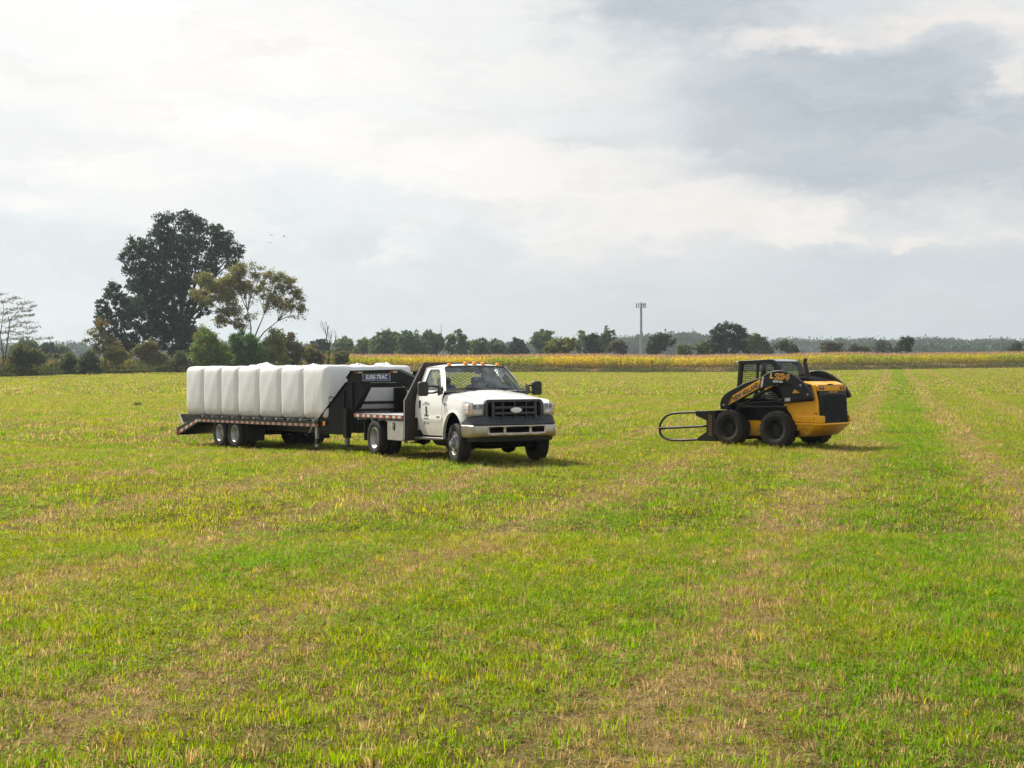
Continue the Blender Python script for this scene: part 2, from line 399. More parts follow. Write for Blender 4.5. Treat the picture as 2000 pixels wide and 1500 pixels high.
def wedge(n, y0, y1, umax=.49, pad=3.0, p=1.0):
    """Points spread evenly over the ground between two distances, a little wider than the view."""
    Y = np.sqrt(y0 ** 2 + rng.random(n) ** p * (y1 ** 2 - y0 ** 2))
    X = (rng.random(n) * 2 - 1) * (umax * Y + pad); return X, Y
def lerp3(a, b, t): return np.asarray(a) * (1 - t[:, None]) + np.asarray(b) * t[:, None]
def grass_tint(X, Y, s, straw):
    n = len(X); r = rng.random(n); v = .55 + .85 * rng.random(n)
    lush = np.clip(fbm(X * .8, Y * .8, 41, 3) * 1.6 - .3, 0, 1)
    g = lerp3((.265, .290, .018), (.125, .235, .012), np.clip(lush + .5 * (r - .5), 0, 1))
    ye = (rng.random(n) < .10)[:, None]; g = np.where(ye, np.array([.36, .32, .03]), g)
    d = lerp3((.52, .41, .21), (.32, .21, .095), rng.random(n) ** 1.5)
    return np.where(straw[:, None], d, g) * v[:, None]
def wheel_spots():
    out = []
    for (ox, oy, th, pts) in ((-.341, 25.148, .505, [(.16, .9), (.16, -.9), (-3.4, 1.05), (-3.4, -1.05)]), (-2.17, 28.68, .68, [(-7.5, 1.05), (-7.5, -1.05), (-6.61, 1.05), (-6.61, -1.05), (-1.43, .98), (-1.43, -.98)])):
        for x, y in pts: out.append((ox + x * math.sin(th) + y * math.cos(th), oy - x * math.cos(th) + y * math.sin(th)))
    f = (-math.cos(R(46)), math.sin(R(46)))
    for x in (1.346, 0):
        for y in (.78, -.78): out.append((6.857 + x * f[0] - y * f[1], 30.16 + x * f[1] + y * f[0]))
    return out
WHEELS = wheel_spots()
def thatch(n, y0, y1, h0, w0, pad=.8):
    """Short dead stubble and cut stalks that fill the floor of the sward."""
    X, Y = wedge(n, y0, y1, pad=pad); s = field_mix(X, Y)
    k = rng.random(n) < .35 + .65 * s; X, Y, s = X[k], Y[k], s[k]; n = len(X)
    green = rng.random(n) < np.clip(.55 - .6 * s, .06, .55)
    t = grass_tint(X, Y, s, ~green); brown = (rng.random(n) < .35)[:, None]
    t = np.where(brown & (~green)[:, None], t * np.array([.48, .39, .32]), t)
    h = h0 * (.3 + .9 * rng.random(n)); lean = h * (.3 + 2.2 * rng.random(n) ** 1.5); az = rng.random(n) * 6.283
    return blades(X, Y, ground(X, Y) - .008, h, w0 * (.6 + .8 * rng.random(n)), lean, az, t, .6, 1, az + 1.57 + (rng.random(n) - .5) * 2)
def tufts(m, per, y0, y1, h0, w0, r0, seg, pad=.8, vmin=.62):
    """Grass growing as separate tufts: blades splay out of a small base, each tuft with its own green."""
    X0, Y0 = wedge(m, y0, y1, pad=pad); s = field_mix(X0, Y0)
    k = rng.random(m) < np.clip(1.15 - .85 * s, .42, 1); X0, Y0, s = X0[k], Y0[k], s[k]; m = len(X0)
    big = np.clip(.58 + .9 * (fbm(X0 * .9, Y0 * .9, 61, 3) - .35) + .35 * rng.normal(size=m), .30, 1.6)
    tone = rng.random(m); val = vmin - .08 + (1.42 - vmin) * rng.random(m); dry = rng.random(m) < .10 + .30 * s
    lush = np.clip(fbm(X0 * .8, Y0 * .8, 41, 3) * 1.7 - .42 + .5 * (tone - .5) + .55 * green_lane(X0, Y0), 0, 1)
    c = lerp3((.300, .350, .012), (.145, .310, .008), lush); c = np.where(((tone > .93) & (Y0 < 36))[:, None], np.array([.42, .37, .03]), c)
    c = np.where(dry[:, None], lerp3((.50, .39, .19), (.36, .25, .11), tone), c)
    i = np.repeat(np.arange(m), per); n = len(i); keep = rng.random(n) < .45 + .5 * big[i]; i = i[keep]; n = len(i)
    a = rng.random(n) * 6.283; q = np.sqrt(rng.random(n)); R_ = r0 * (.5 + .6 * big[i])
    X = X0[i] + np.cos(a) * q * R_; Y = Y0[i] + np.sin(a) * q * R_
    h = h0 * big[i] * (.45 + .75 * rng.random(n))
    if y0 > 10 and y1 < 90:                                      # the mower and the wheels leave longer grass standing round the tyres
        g = np.ones(n)
        for wx, wy in WHEELS: g = np.maximum(g, 1 + .9 * np.exp(-((X - wx) ** 2 + (Y - wy) ** 2) / .42))
        h = h * g
    az = a + rng.normal(size=n) * .7; lean = h * (.08 + .65 * q * rng.random(n) + .22 * rng.random(n) ** 3)
    old = rng.random(n) < .12; t = c[i] * (val[i] * (.72 + .5 * rng.random(n)))[:, None]; t = np.where(old[:, None], np.array([.43, .34, .13]) * (.5 + .6 * rng.random(n))[:, None], t)
    return blades(X, Y, ground(X, Y) - .008, h, w0 * (.6 + .8 * rng.random(n)), lean, az, t, .5, seg, rng.random(n) * 6.283)
def clover(n, y0, y1, size):
    """Low broad leaves in patches: three leaflets on a short stalk."""
    X, Y = wedge(n, y0, y1); p = fbm(X * .9, Y * .9, 71, 3) + .35 * (fbm(X * 4, Y * 4, 73, 2) - .5)
    k = (rng.random(n) < np.clip((p - .44) * 4, 0.06, 1)) & (field_mix(X, Y) < .75)
    X, Y = X[k], Y[k]; n = len(X); Z = ground(X, Y) + .02 + .055 * rng.random(n)
    vs = []; a0 = rng.random(n) * 6.28; tl = (rng.random((n, 2)) - .5) * .9
    tint = lerp3((.12, .26, .012), (.24, .34, .016), rng.random(n)) * (.7 + .5 * rng.random(n))[:, None]
    parts = []
    for i in range(3):
        a = a0 + i * 2.094; s = size * (.7 + .6 * rng.random(n)); c, d = np.cos(a), np.sin(a)
        def pt(r, t):
            px = c * r - d * t; py = d * r + c * t
            return np.stack((X + px, Y + py, Z + px * tl[:, 0] + py * tl[:, 1]), -1)
        V = np.stack((pt(0 * s, 0 * s), pt(.55 * s, -.42 * s), pt(1.0 * s, 0 * s), pt(.55 * s, .42 * s)), 1).reshape(-1, 3)
        parts.append((V, np.arange(4 * n), np.full(n, 4), np.repeat(tint, 4, 0)))
    return merge(parts)
def litter(n, y0, y1, ln, w):
    """Cut straw lying on the sward."""
    X, Y = wedge(n, y0, y1); s = field_mix(X, Y); k = rng.random(n) < (.12 + .88 * s); X, Y = X[k], Y[k]; n = len(X)
    a = rng.random(n) * 6.28; l = ln * (.4 + .9 * rng.random(n)); ww = w * (.6 + .7 * rng.random(n))
    Z = ground(X, Y) + .015 + .06 * rng.random(n); dz = (rng.random(n) - .45) * .5 * l
    c, d = np.cos(a), np.sin(a); q = rng.random(n) * .6
    V = np.stack((np.stack((X - d * ww, Y + c * ww, Z), -1), np.stack((X + d * ww, Y - c * ww, Z + q * ww), -1), np.stack((X + c * l + d * ww, Y + d * l - c * ww, Z + dz + q * ww), -1), np.stack((X + c * l - d * ww, Y + d * l + c * ww, Z + dz), -1)), 1).reshape(-1, 3)
    t = lerp3((.52, .40, .21), (.30, .18, .075), rng.random(n) ** 1.4) * (.65 + .6 * rng.random(n))[:, None]
    return V, np.arange(4 * n), np.full(n, 4), np.repeat(t, 4, 0)
def make_grass():
    K = GRASS_K
    parts = [thatch(int(470000 * K), 3.6, 14, .045, .0042, 3.4), tufts(int(74000 * K), 20, 3.6, 14, .068, .0058, .055, 2, 3.4),
             thatch(int(380000 * K), 14, 36, .055, .0095, 3.6), tufts(int(80000 * K), 12, 14, 36, .080, .0092, .080, 2, 3.6),
             thatch(int(460000 * K), 36, 80, .085, .026, 5), tufts(int(138000 * K), 7, 36, 80, .115, .024, .15, 1, 5, .78),
             thatch(int(300000 * K), 80, 215, .11, .09, 8), tufts(int(165000 * K), 5, 80, 215, .14, .075, .40, 1, 8, .88),
             clover(int(230000 * K), 3.6, 16, .013), clover(int(110000 * K), 16, 40, .024),
             litter(int(125000 * K), 3.6, 13, .045, .0014), litter(int(70000 * K), 13, 32, .07, .0030)]
    V, L, S, T = merge(parts)
    o = np_mesh('grass', V, L, S, LEAF, T)
    tag(o, 'short mown hay stubble, clover and straw covering the whole field', 'grass', kind='stuff')
GRASS_K = 1.0
make_grass()
# ------------------------------------------------------------------ trees, hedges, corn
FOL = leafmat('tree_leaf', .40); WEED = leafmat('weed_leaf', .45); CORN = leafmat('corn_leaf', .55)
BARK = mat('bark', (.085, .072, .060), .9, nscale=3, namp=.5, bump=.6, bscale=14)
BARKP = mat('pale_bark', (.20, .175, .150), .9, nscale=3, namp=.4, bump=.6, bscale=14)
def W(px, py, Y):
    """Photo direction (px, py) at distance Y, in metres."""
    return np.array([(px - 1000) / FPX * Y, Y, H - (py - 724) / FPX * Y])
def leaves(C, size, tint):
    n = len(C); a = rng.normal(size=(n, 3)); a /= np.linalg.norm(a, axis=1)[:, None]
    b = np.cross(a, rng.normal(size=(n, 3))); b /= np.linalg.norm(b, axis=1)[:, None]
    s = (size * (.6 + .8 * rng.random(n)))[:, None]
    V = np.stack((C - a * s * .55, C + b * s * .34, C + a * s * .55, C - b * s * .34), 1).reshape(-1, 3)
    return V, np.arange(4 * n), np.full(n, 4), np.repeat(tint, 4, 0)
def crown_points(c, r, n, clump, hollow=.35):
    """Leaf places inside one bough's ellipsoid, gathered in clumps that thin out towards the rim."""
    k = max(5, int(n / 34)); d = rng.normal(size=(k, 3)); d /= np.linalg.norm(d, axis=1)[:, None]
    cc = c + d * (r * (hollow + (1.0 - hollow) * rng.random(k)[:, None] ** .7))
    cs = clump * (.6 + .9 * rng.random(k))
    i = rng.integers(0, k, n); p = rng.normal(size=(n, 3)) * .55
    return cc[i] + p * cs[i][:, None] * np.array([1, 1, .75]), cc, i
def tree(name, label, D, base, blobs, cols, size=.34, cov=2.4, trunk=.25, clump=None, bark=None, group=None, twigs=1, fork=.35, cat='tree', yellow=None, lean=None, per=4.2):
    """blobs: (px, py, rx, ry[, cover]) of each bough as seen at distance D; each gets real depth."""
    s = D / FPX; bx, by = base; b3 = W(bx, by, D); b3[2] = gz(b3[0], D)
    root = empty(name, b3, label=label, cat=cat, group=group)
    CT, parts = MB(), []
    top = min(q[1] - q[3] for q in blobs); fz = (by - top) * s * fork
    fork_p = np.array([0, 0, fz]) if lean is None else np.array([lean * s, 0, fz])
    if trunk > 0:
        CT.tube([(0, 0, -.3), (fork_p[0] * .3, 0, fz * .4), tuple(fork_p)], [trunk * 1.25, trunk, trunk * .8], 8)
    cen = [W(q[0], q[1], D) - b3 for q in blobs]; order = sorted(range(len(blobs)), key=lambda i: math.atan2(cen[i][0] - fork_p[0], max(cen[i][2] - fork_p[2], .2 * abs(cen[i][2]) + .1)))
    G = max(1, round(len(blobs) / per)); limb = {}
    for g in range(G):
        ids = order[g * len(order) // G:(g + 1) * len(order) // G]
        if not ids: continue
        c = np.mean([cen[i] for i in ids], 0); e = fork_p + (c - fork_p) * .62; e[1] += rng.normal() * .6; k1 = fork_p + (e - fork_p) * .5 + np.array([rng.normal() * .25, rng.normal() * .25, np.linalg.norm(e - fork_p) * .07])
        if trunk > 0: CT.tube([tuple(fork_p * .9), tuple(k1), tuple(e)], [trunk * .62, trunk * .45, trunk * .30], 7, False)
        for i in ids: limb[i] = (k1, e)
    for bi, q in enumerate(blobs):
        px, py, rx, ry = q[:4]; cv = q[4] if len(q) > 4 else 1.0
        r = np.array([rx, (rx + ry) * .5, ry]) * s; c = W(px, py, D) - b3; c[1] = (rng.random() - .5) * 1.3 * r[1]
        n = int(2.3 * cov * cv * math.pi * r[0] * r[2] / (size * size * .36)) + 6
        cl = clump or max(.35, .26 * min(r[0], r[2]))
        P, cc, i = crown_points(c, r, n, cl)
        k = len(cc); base_c = np.array(cols[int(rng.integers(0, len(cols)))]) if len(cols) > 1 else np.array(cols[0])
        cv_ = base_c[None] * (.80 + .4 * rng.random((k, 1)))
        t = cv_[i] * (.75 + .5 * rng.random((n, 1)))
        if yellow is not None:
            yk = rng.random(k) < yellow[1]; t = np.where((yk[i])[:, None], np.array(yellow[0])[None] * (.7 + .6 * rng.random((n, 1))), t)
        parts.append(leaves(P, size, t))
        if trunk > 0:
            k1, e1 = limb[bi]; src = e1 if np.linalg.norm(c - e1) < np.linalg.norm(c - k1) else k1
            m1 = src + (c - src) * .5 + np.array([(rng.random() - .5), (rng.random() - .5), .5]) * np.linalg.norm(c - src) * .16
            tr = max(trunk * .26, .035)
            CT.tube([tuple(src), tuple(m1), tuple(c)], [tr, tr * .75, tr * .5], 6, False)
            for j in range(min(int(4 * twigs + r.mean() * 2 * twigs), k)):
                e = cc[j]; mid = (c + e) / 2 + rng.normal(size=3) * .12 * r.mean(); mid[2] += .05
                CT.tube([tuple(c + (m1 - c) * .25), tuple(mid), tuple(e)], [tr * .42, tr * .28, .012], 4, False)
    V, L, S, T = merge(parts)
    np_mesh('crown', V, L, S, FOL, T, root)
    if trunk > 0: CT.build('trunk', bark or BARK, root, 60)
    return root
def auto(cx, w, top, bot, shape='round', n=9, seed=1):
    """Bough list for a crown outline of given width and height."""
    r_ = random.Random(seed); out = []; h = bot - top
    for i in range(n):
        t = (i + .5) / n; y = top + h * (.12 + .80 * t)
        e = {'round': math.sqrt(max(.05, 1 - (2 * t - 1.0) ** 2)) * .95, 'dome': math.sqrt(max(.05, 1 - (1 - t) ** 2)), 'cone': .22 + .75 * t, 'tall': .55 + .35 * math.sin(t * 3.1), 'wide': .7 + .3 * t}[shape]
        rr = w * .5 * e
        k = 1 if i == 0 else 2
        for j in range(k):
            x = cx + (r_.random() * 2 - 1) * rr * .65 if k > 1 else cx + (r_.random() - .5) * rr * .5
            rad = min(max(rr * (.38 + .25 * r_.random()), h * .09), h * .3)
            out.append((x, y + (r_.random() - .5) * h * .06, rad, rad * (.75 + .3 * r_.random())))
    return out
DKG = [(.026, .058, .038), (.033, .064, .040), (.025, .051, .037)]
MDG = [(.085, .142, .060), (.076, .130, .060), (.100, .150, .058)]
LTG = [(.130, .175, .045), (.105, .148, .040)]
YLW = [(.215, .220, .070), (.180, .195, .065), (.145, .165, .058)]
BRN = [(.150, .125, .045), (.110, .115, .040), (.17, .135, .05)]
# the great dark tree left of the trailer
tree('oak_tree', 'tallest broad dark oak towering over the hedge left of the trailer', 188, (352, 700),
     [(330, 438, 24, 22), (372, 436, 24, 24), (392, 440, 16, 18), (345, 470, 34, 26), (385, 475, 26, 28), (306, 445, 8, 7), (310, 458, 14, 12),
      (420, 455, 20, 20), (440, 470, 20, 20), (458, 488, 16, 20), (425, 495, 26, 26), (410, 525, 24, 24), (445, 515, 18, 14, .8), (400, 548, 20, 16),
      (268, 480, 22, 20), (250, 500, 14, 20), (290, 500, 24, 26), (318, 510, 22, 30), (275, 530, 28, 22), (246, 525, 10, 12, .8), (300, 545, 26, 24),
      (355, 520, 15, 34), (375, 510, 13, 24, .7), (330, 560, 22, 26), (290, 572, 22, 20), (355, 575, 12, 26, .8), (385, 580, 18, 18, .6), (325, 605, 22, 22),
      (305, 625, 20, 22), (345, 630, 18, 24), (322, 660, 16, 20), (370, 640, 20, 26), (360, 670, 16, 18), (395, 605, 18, 16, .7), (380, 660, 14, 18, .8), (300, 682, 22, 14), (340, 686, 20, 12), (376, 686, 20, 12), (398, 655, 16, 20), (312, 650, 20, 22), (350, 655, 14, 20), (330, 635, 16, 20), (312, 468, 20, 20), (335, 492, 24, 24), (345, 545, 22, 30), (370, 562, 16, 26), (402, 582, 20, 18), (290, 600, 20, 18), (360, 600, 22, 22), (285, 562, 24, 22), (274, 592, 24, 20), (300, 640, 22, 20), (260, 556, 16, 14), (318, 580, 22, 24)],
     DKG, .28, 2.15, .62, fork=.24, bark=BARK, twigs=.7, yellow=((.07, .065, .034), .05))
tree('oak_tree', 'dark round tree leaning against the left flank of the tallest oak', 182, (255, 697),
     [(224, 560, 12, 12), (218, 575, 16, 16), (240, 590, 22, 18), (200, 600, 16, 18), (232, 620, 30, 22), (268, 600, 24, 20), (200, 625, 16, 16), (270, 635, 26, 22), (222, 655, 26, 18), (262, 668, 24, 18), (290, 655, 18, 18), (240, 680, 18, 12), (280, 685, 14, 10)],
     DKG, .27, 2.2, .30, group=None, yellow=((.05, .075, .028), .12))
tree('ash_tree', 'thinning yellow tree with bare limbs showing, right of the tallest oak', 176, (487, 700),
     [(398, 545, 16, 12, .9), (412, 560, 20, 14), (385, 575, 14, 12, .8), (430, 560, 18, 16), (452, 545, 18, 16), (470, 530, 18, 16, .8), (445, 580, 22, 16, .9), (410, 590, 20, 12, .7), (478, 565, 15, 20, .7), (458, 605, 18, 14, .8), (438, 610, 14, 14, .5),
      (528, 540, 16, 12, .55), (548, 545, 18, 12, .55), (568, 555, 16, 14, .5), (580, 575, 12, 16, .45), (555, 570, 20, 14, .32), (530, 575, 14, 14, .25), (575, 600, 16, 12, .35), (555, 605, 20, 10, .22), (505, 545, 14, 22, .16), (500, 520, 14, 12, .22), (590, 590, 6, 12, .3), (585, 618, 10, 6, .15), (515, 555, 12, 14, .12), (540, 590, 14, 12, .12), (520, 610, 12, 14, .08), (560, 620, 14, 10, .08), (495, 580, 10, 18, .08), (545, 558, 16, 10, .3), (575, 585, 12, 10, .25), (500, 535, 12, 10, .3), (432, 628, 16, 13, .7), (470, 632, 18, 12, .6), (522, 590, 20, 16, .30), (552, 592, 24, 16, .45), (505, 565, 18, 18, .30), (462, 560, 18, 16), (590, 600, 10, 12, .5), (490, 615, 14, 12, .3)],
     YLW, .22, 2.9, .20, clump=.42, bark=BARKP, fork=.24, twigs=4.0, per=9, yellow=((.21, .16, .055), .22))
tree('yellowing_tree', 'small yellow green tree at the far left foot of the dark trees', 168, (205, 700),
     [(192, 625, 10, 10, .8), (200, 640, 14, 12), (182, 655, 12, 10, .8), (205, 662, 16, 12), (172, 664, 8, 6, .6), (220, 678, 16, 12), (195, 682, 16, 10)],
     [(.14, .125, .040), (.10, .105, .036)], .22, 2.0, .10, clump=.35, yellow=((.2, .14, .04), .2))
# bushes at its foot
def bush(label, D, cx, w, top, bot, cols, seed, cov=2.4, size=.22, name='bush', **k):
    return tree(name, label, D, (cx, bot), auto(cx, w, top, bot, 'dome', 6, seed), cols, size, cov, .06, fork=.2, cat='bush', **k)
bush('mid green bush rising behind the rearmost white bales', 170, 400, 90, 630, 712, [(.15, .23, .055), (.17, .21, .055)], 3, yellow=((.16, .12, .04), .15))
bush('bright green bush behind the middle white bales', 168, 476, 86, 634, 716, [(.075, .16, .038), (.065, .135, .036)], 4)
bush('yellow green bush between the bright green bush and the brown bushes', 172, 535, 70, 632, 714, [(.18, .21, .05), (.19, .18, .055)], 5, 1.5)
bush('rusty thin bush behind the front white bales', 175, 570, 64, 642, 712, BRN, 6, 1.3, yellow=((.06, .085, .028), .25))
bush('low yellowing bush under the left edge of the dark trees', 166, 230, 60, 676, 706, [(.19, .175, .05), (.14, .15, .045)], 7)
bush('low brown green bush in front of the tallest oak trunk', 166, 292, 84, 668, 706, [(.14, .125, .05), (.11, .13, .045)], 8, yellow=((.17, .13, .04), .2))
bush('dark green shrub among the goldenrod at the left', 160, 176, 52, 682, 728, [(.055, .082, .038)], 9)
bush('dark scrub at the left frame edge below the wispy tree', 157, 40, 120, 672, 722, [(.12, .135, .05), (.09, .115, .045)], 10)
bush('grey brown thicket right of the goldenrod below the far trees', 185, 110, 110, 690, 712, [(.11, .105, .06), (.09, .105, .05)], 11, 1.6)
bush('low grey green bush between the left scrub and the goldenrod shrub', 162, 138, 56, 688, 722, [(.10, .125, .05), (.085, .105, .045)], 21, 2.2)
bush('small olive bush just right of the tallest oak trunk', 172, 352, 40, 684, 714, [(.11, .125, .045)], 22, 2.2)
bush('loose green hedge bush between the first two bushes behind the bales', 174, 438, 50, 664, 714, [(.095, .14, .042), (.12, .14, .045)], 23, 2.0)
bush('low olive hedge bush left of the dead snag', 178, 612, 52, 672, 712, [(.11, .13, .045), (.14, .125, .05)], 24, 2.0)
bush('low rusty hedge bush right of the dead snag', 182, 668, 44, 684, 712, [(.13, .12, .045), (.10, .12, .04)], 25, 2.0)
# wispy tree at the left edge: flat layered sprays
def wispy():
    D = 150; s = D / FPX; b = W(8, 712, D); b[2] = gz(b[0], D)
    root = empty('wispy_tree', b, label='wispy thin leaved tree with flat layered sprays at the left frame edge', cat='tree')
    def L(px, py): p = W(px, py, D) - b; return (p[0], (rng.random() - .5) * .8, p[2])
    t = MB()
    for pts, r in (([(4, 716), (6, 690), (2, 655), (6, 605), (8, 585)], .11), ([(8, 700), (12, 675), (17, 645), (18, 625), (30, 612), (45, 596), (58, 588)], .09), ([(2, 650), (-12, 610), (-22, 590)], .08), ([(6, 690), (-15, 660), (-40, 640)], .08), ([(17, 645), (30, 650), (55, 645)], .05)):
        t.tube([L(*p) for p in pts], list(np.linspace(r, .015, len(pts))), 6, False)
    parts = []
    for px, py, w in [(25, 583, 16), (10, 590, 14), (45, 592, 16), (62, 598, 8), (30, 603, 22), (52, 607, 14), (12, 612, 16), (40, 618, 22), (60, 615, 9), (20, 625, 20), (50, 630, 18), (30, 638, 22), (60, 640, 14), (15, 648, 18), (40, 652, 22), (66, 648, 8), (20, 662, 20), (50, 660, 16), (75, 662, 14, ), (98, 660, 8), (-15, 590, 22), (-20, 610, 24), (-12, 630, 22), (-25, 650, 24), (-10, 668, 20), (4, 575, 8)]:
        n = int(w * 7); c = np.array(L(px, py)); q = rng.normal(size=(n, 3)) * np.array([w * s * .55, w * s * .5, .10])
        q[:, 2] += .10 * np.sin(q[:, 0] * 2)
        P = c + q; parts.append(leaves(P, .15, np.array([.085, .085, .036]) * (.6 + .9 * rng.random((n, 1)))))
        t.tube([tuple(c - np.array([w * s * .6, 0, .12])), tuple(c), tuple(c + np.array([w * s * .7, .1, .05]))], [.018, .02, .006], 4, False)
    np_mesh('crown', *merge(parts)[:3], FOL, merge(parts)[3], root); t.build('trunk', BARK, root, 60)
wispy()
# bare snag and bare winter tree
def bare(name, label, D, base, h, spread, n, seed, r0, bark, ivy=None):
    r_ = random.Random(seed); s = D / FPX; b = W(base[0], base[1], D); b[2] = gz(b[0], D); root = empty(name, b, label=label, cat='tree'); t = MB()
    hh = h * s
    def grow(p, d, l, r, lev):
        pts = [p]; q = Vector(p); dd = Vector(d)
        for i in range(4):
            dd = (dd + Vector((r_.uniform(-.22, .22), r_.uniform(-.22, .22), .10))).normalized(); q = q + dd * l / 4; pts.append(tuple(q))
        t.tube(pts, list(np.linspace(r, r * .45, 5)), 6 if lev == 0 else 4, False)
        if lev < 3:
            for k in range(n if lev == 0 else 3):
                i = r_.randint(2, 4); a = r_.uniform(0, 6.28); e = (dd * .75 + Vector((math.cos(a) * spread, math.sin(a) * spread, .25))).normalized()
                grow(pts[i], e, l * r_.uniform(.35, .62), r * .5, lev + 1)
    grow((0, 0, 0), (.08, 0, 1), hh * .62, r0, 0)
    t.build('trunk', bark, root, 60)
    if ivy:
        m = 420; z = rng.random(m) ** 1.3 * hh * .42; P = np.stack((rng.normal(size=m) * .32, rng.normal(size=m) * .32, z), -1)
        V, L, S, T = leaves(P, .24, np.array(ivy) * (.6 + .8 * rng.random((m, 1)))); np_mesh('ivy', V, L, S, FOL, T, root)
bare('dead_tree', 'dead bare snag with ivy round its foot standing before the distant trees', 178, (640, 706), 104, .55, 5, 12, .16, BARK, (.12, .115, .04))
bare('bare_tree', 'leafless pale twiggy tree behind the corn right of the round tree', 330, (1545, 690), 52, .60, 9, 5, .10, BARKP)

# trees standing behind the corn
MID = [
 ('small dark tree at the left end of the row behind the bales', 300, 622, 36, 661, 702, 'round', DKG, 2.2),
 ('greyish spreading tree beside the dead snag', 330, 674, 46, 654, 702, 'dome', MDG, 2.0),
 ('thin paler tree right of the greyish spreading tree', 320, 712, 40, 655, 700, 'dome', LTG, 1.5),
 ('broad dense tree at the left of the tall distant clump', 310, 758, 72, 644, 700, 'dome', MDG, 2.5),
 ('broad dense tree in the middle of the tall distant clump', 300, 806, 60, 645, 698, 'wide', MDG, 2.5),
 ('dense tree at the right of the tall distant clump', 305, 842, 54, 642, 697, 'dome', MDG, 2.5),
 ('narrow upright tree just right of the tall distant clump', 300, 880, 24, 648, 697, 'tall', MDG, 2.0),
 ('tall airy tree with a lopsided top above the cab roof', 310, 898, 30, 637, 696, 'tall', MDG, 1.3),
 ('low rounded tree left behind the truck cab', 300, 938, 46, 659, 696, 'dome', MDG, 2.0),
 ('low spreading tree right behind the truck cab', 310, 972, 48, 666, 695, 'wide', MDG, 2.0),
 ('blue green cone shaped tree over the windscreen', 330, 1008, 46, 657, 693, 'cone', DKG, 2.5),
 ('lollipop crowned tree left of the yellow green willow', 340, 1057, 46, 640, 692, 'round', MDG, 1.7),
 ('yellow green dome shaped willow behind the corn', 255, 1096, 72, 658, 696, 'dome', [(.150, .165, .040), (.125, .145, .035)], 2.8),
 ('tall airy pale tree right of the willow', 320, 1134, 26, 640, 691, 'tall', LTG, 1.0),
 ('dark bushy tree between two airy trees', 300, 1157, 36, 647, 692, 'dome', DKG, 2.4),
 ('airy tree with an open top left of the cell tower', 320, 1186, 38, 639, 691, 'tall', MDG, 1.2),
 ('low brown green tree at the left foot of the cell tower', 310, 1206, 48, 668, 691, 'wide', [(.070, .070, .034)], 2.0),
 ('dark ragged tree right of the cell tower', 300, 1292, 50, 648, 690, 'dome', [(.040, .055, .028)], 2.0),
 ('small pale yellow green bush left of the big round tree', 290, 1336, 34, 674, 692, 'dome', [(.13, .15, .035)], 2.2),
 ('light green bush tucked against the big round tree', 285, 1372, 40, 668, 692, 'dome', [(.115, .140, .032), (.07, .09, .03)], 2.2),
 ('light green tree right of the big round tree', 310, 1480, 50, 651, 690, 'dome', [(.085, .115, .035)], 1.9),
 ('green bush under the leafless twiggy tree', 300, 1534, 60, 666, 691, 'dome', [(.065, .095, .030)], 2.2),
 ('rust tinged bush behind the skid steer exhaust', 320, 1624, 56, 667, 690, 'dome', [(.120, .100, .045), (.085, .080, .036)], 2.2),
 ('low green bush right of the rust tinged bush', 320, 1674, 54, 672, 690, 'dome', [(.070, .085, .036)], 2.2),
 ('brownish rounded tree left of the small leaning tree', 420, 1728, 44, 664, 690, 'dome', [(.085, .070, .050)], 2.0),
 ('low bush at the right frame edge before the far wood', 330, 1988, 44, 670, 690, 'dome', [(.070, .085, .036)], 2.0),
 ('bluish tree poking above the left weeds', 300, 92, 40, 666, 700, 'dome', DKG, 2.0),
 ('green tree behind the wispy tree at the left', 290, 52, 56, 660, 704, 'dome', MDG, 2.0),
 ('small rounded tree right of the bluish tree at the left', 310, 122, 44, 674, 706, 'dome', MDG, 2.0),
 ('tree filling the gap left of the tall distant clump', 325, 735, 40, 652, 700, 'dome', MDG, 2.3),
 ('tree filling the gap inside the tall distant clump', 330, 783, 44, 648, 699, 'dome', MDG, 2.3),
 ('low tree filling the foot of the airy lopsided tree', 320, 915, 40, 664, 697, 'dome', MDG, 2.0),
]
for i, (lb, D, cx, w, top, bot, sh, cols, cov) in enumerate(MID):
    tree('distant_tree', lb, D, (cx, bot), auto(cx, w * 1.22, top, bot, sh, 10, 40 + i), cols, .40, cov, .16, fork=.3, group='trees behind the corn', twigs=.5)
tree('round_tree', 'big round dark tree standing alone behind the corn', 270, (1426, 694),
     [(1424, 642, 22, 13), (1404, 652, 16, 14), (1446, 652, 16, 14), (1424, 662, 26, 14), (1400, 672, 16, 13), (1450, 672, 16, 13), (1426, 680, 34, 12), (1394, 684, 9, 8), (1460, 684, 8, 8), (1440, 640, 12, 8), (1410, 640, 12, 9)],
     [(.034, .050, .022), (.042, .060, .024)], .36, 2.7, .22, fork=.25)
tree('leaning_tree', 'small dark leaning tree alone before the far wood at the right', 270, (1768, 692),
     [(1768, 664, 10, 7), (1776, 668, 8, 8), (1762, 671, 10, 7), (1770, 678, 11, 6), (1756, 682, 8, 6, .8), (1776, 684, 6, 5, .8)],
     [(.040, .060, .024)], .28, 2.6, .16, fork=.35)

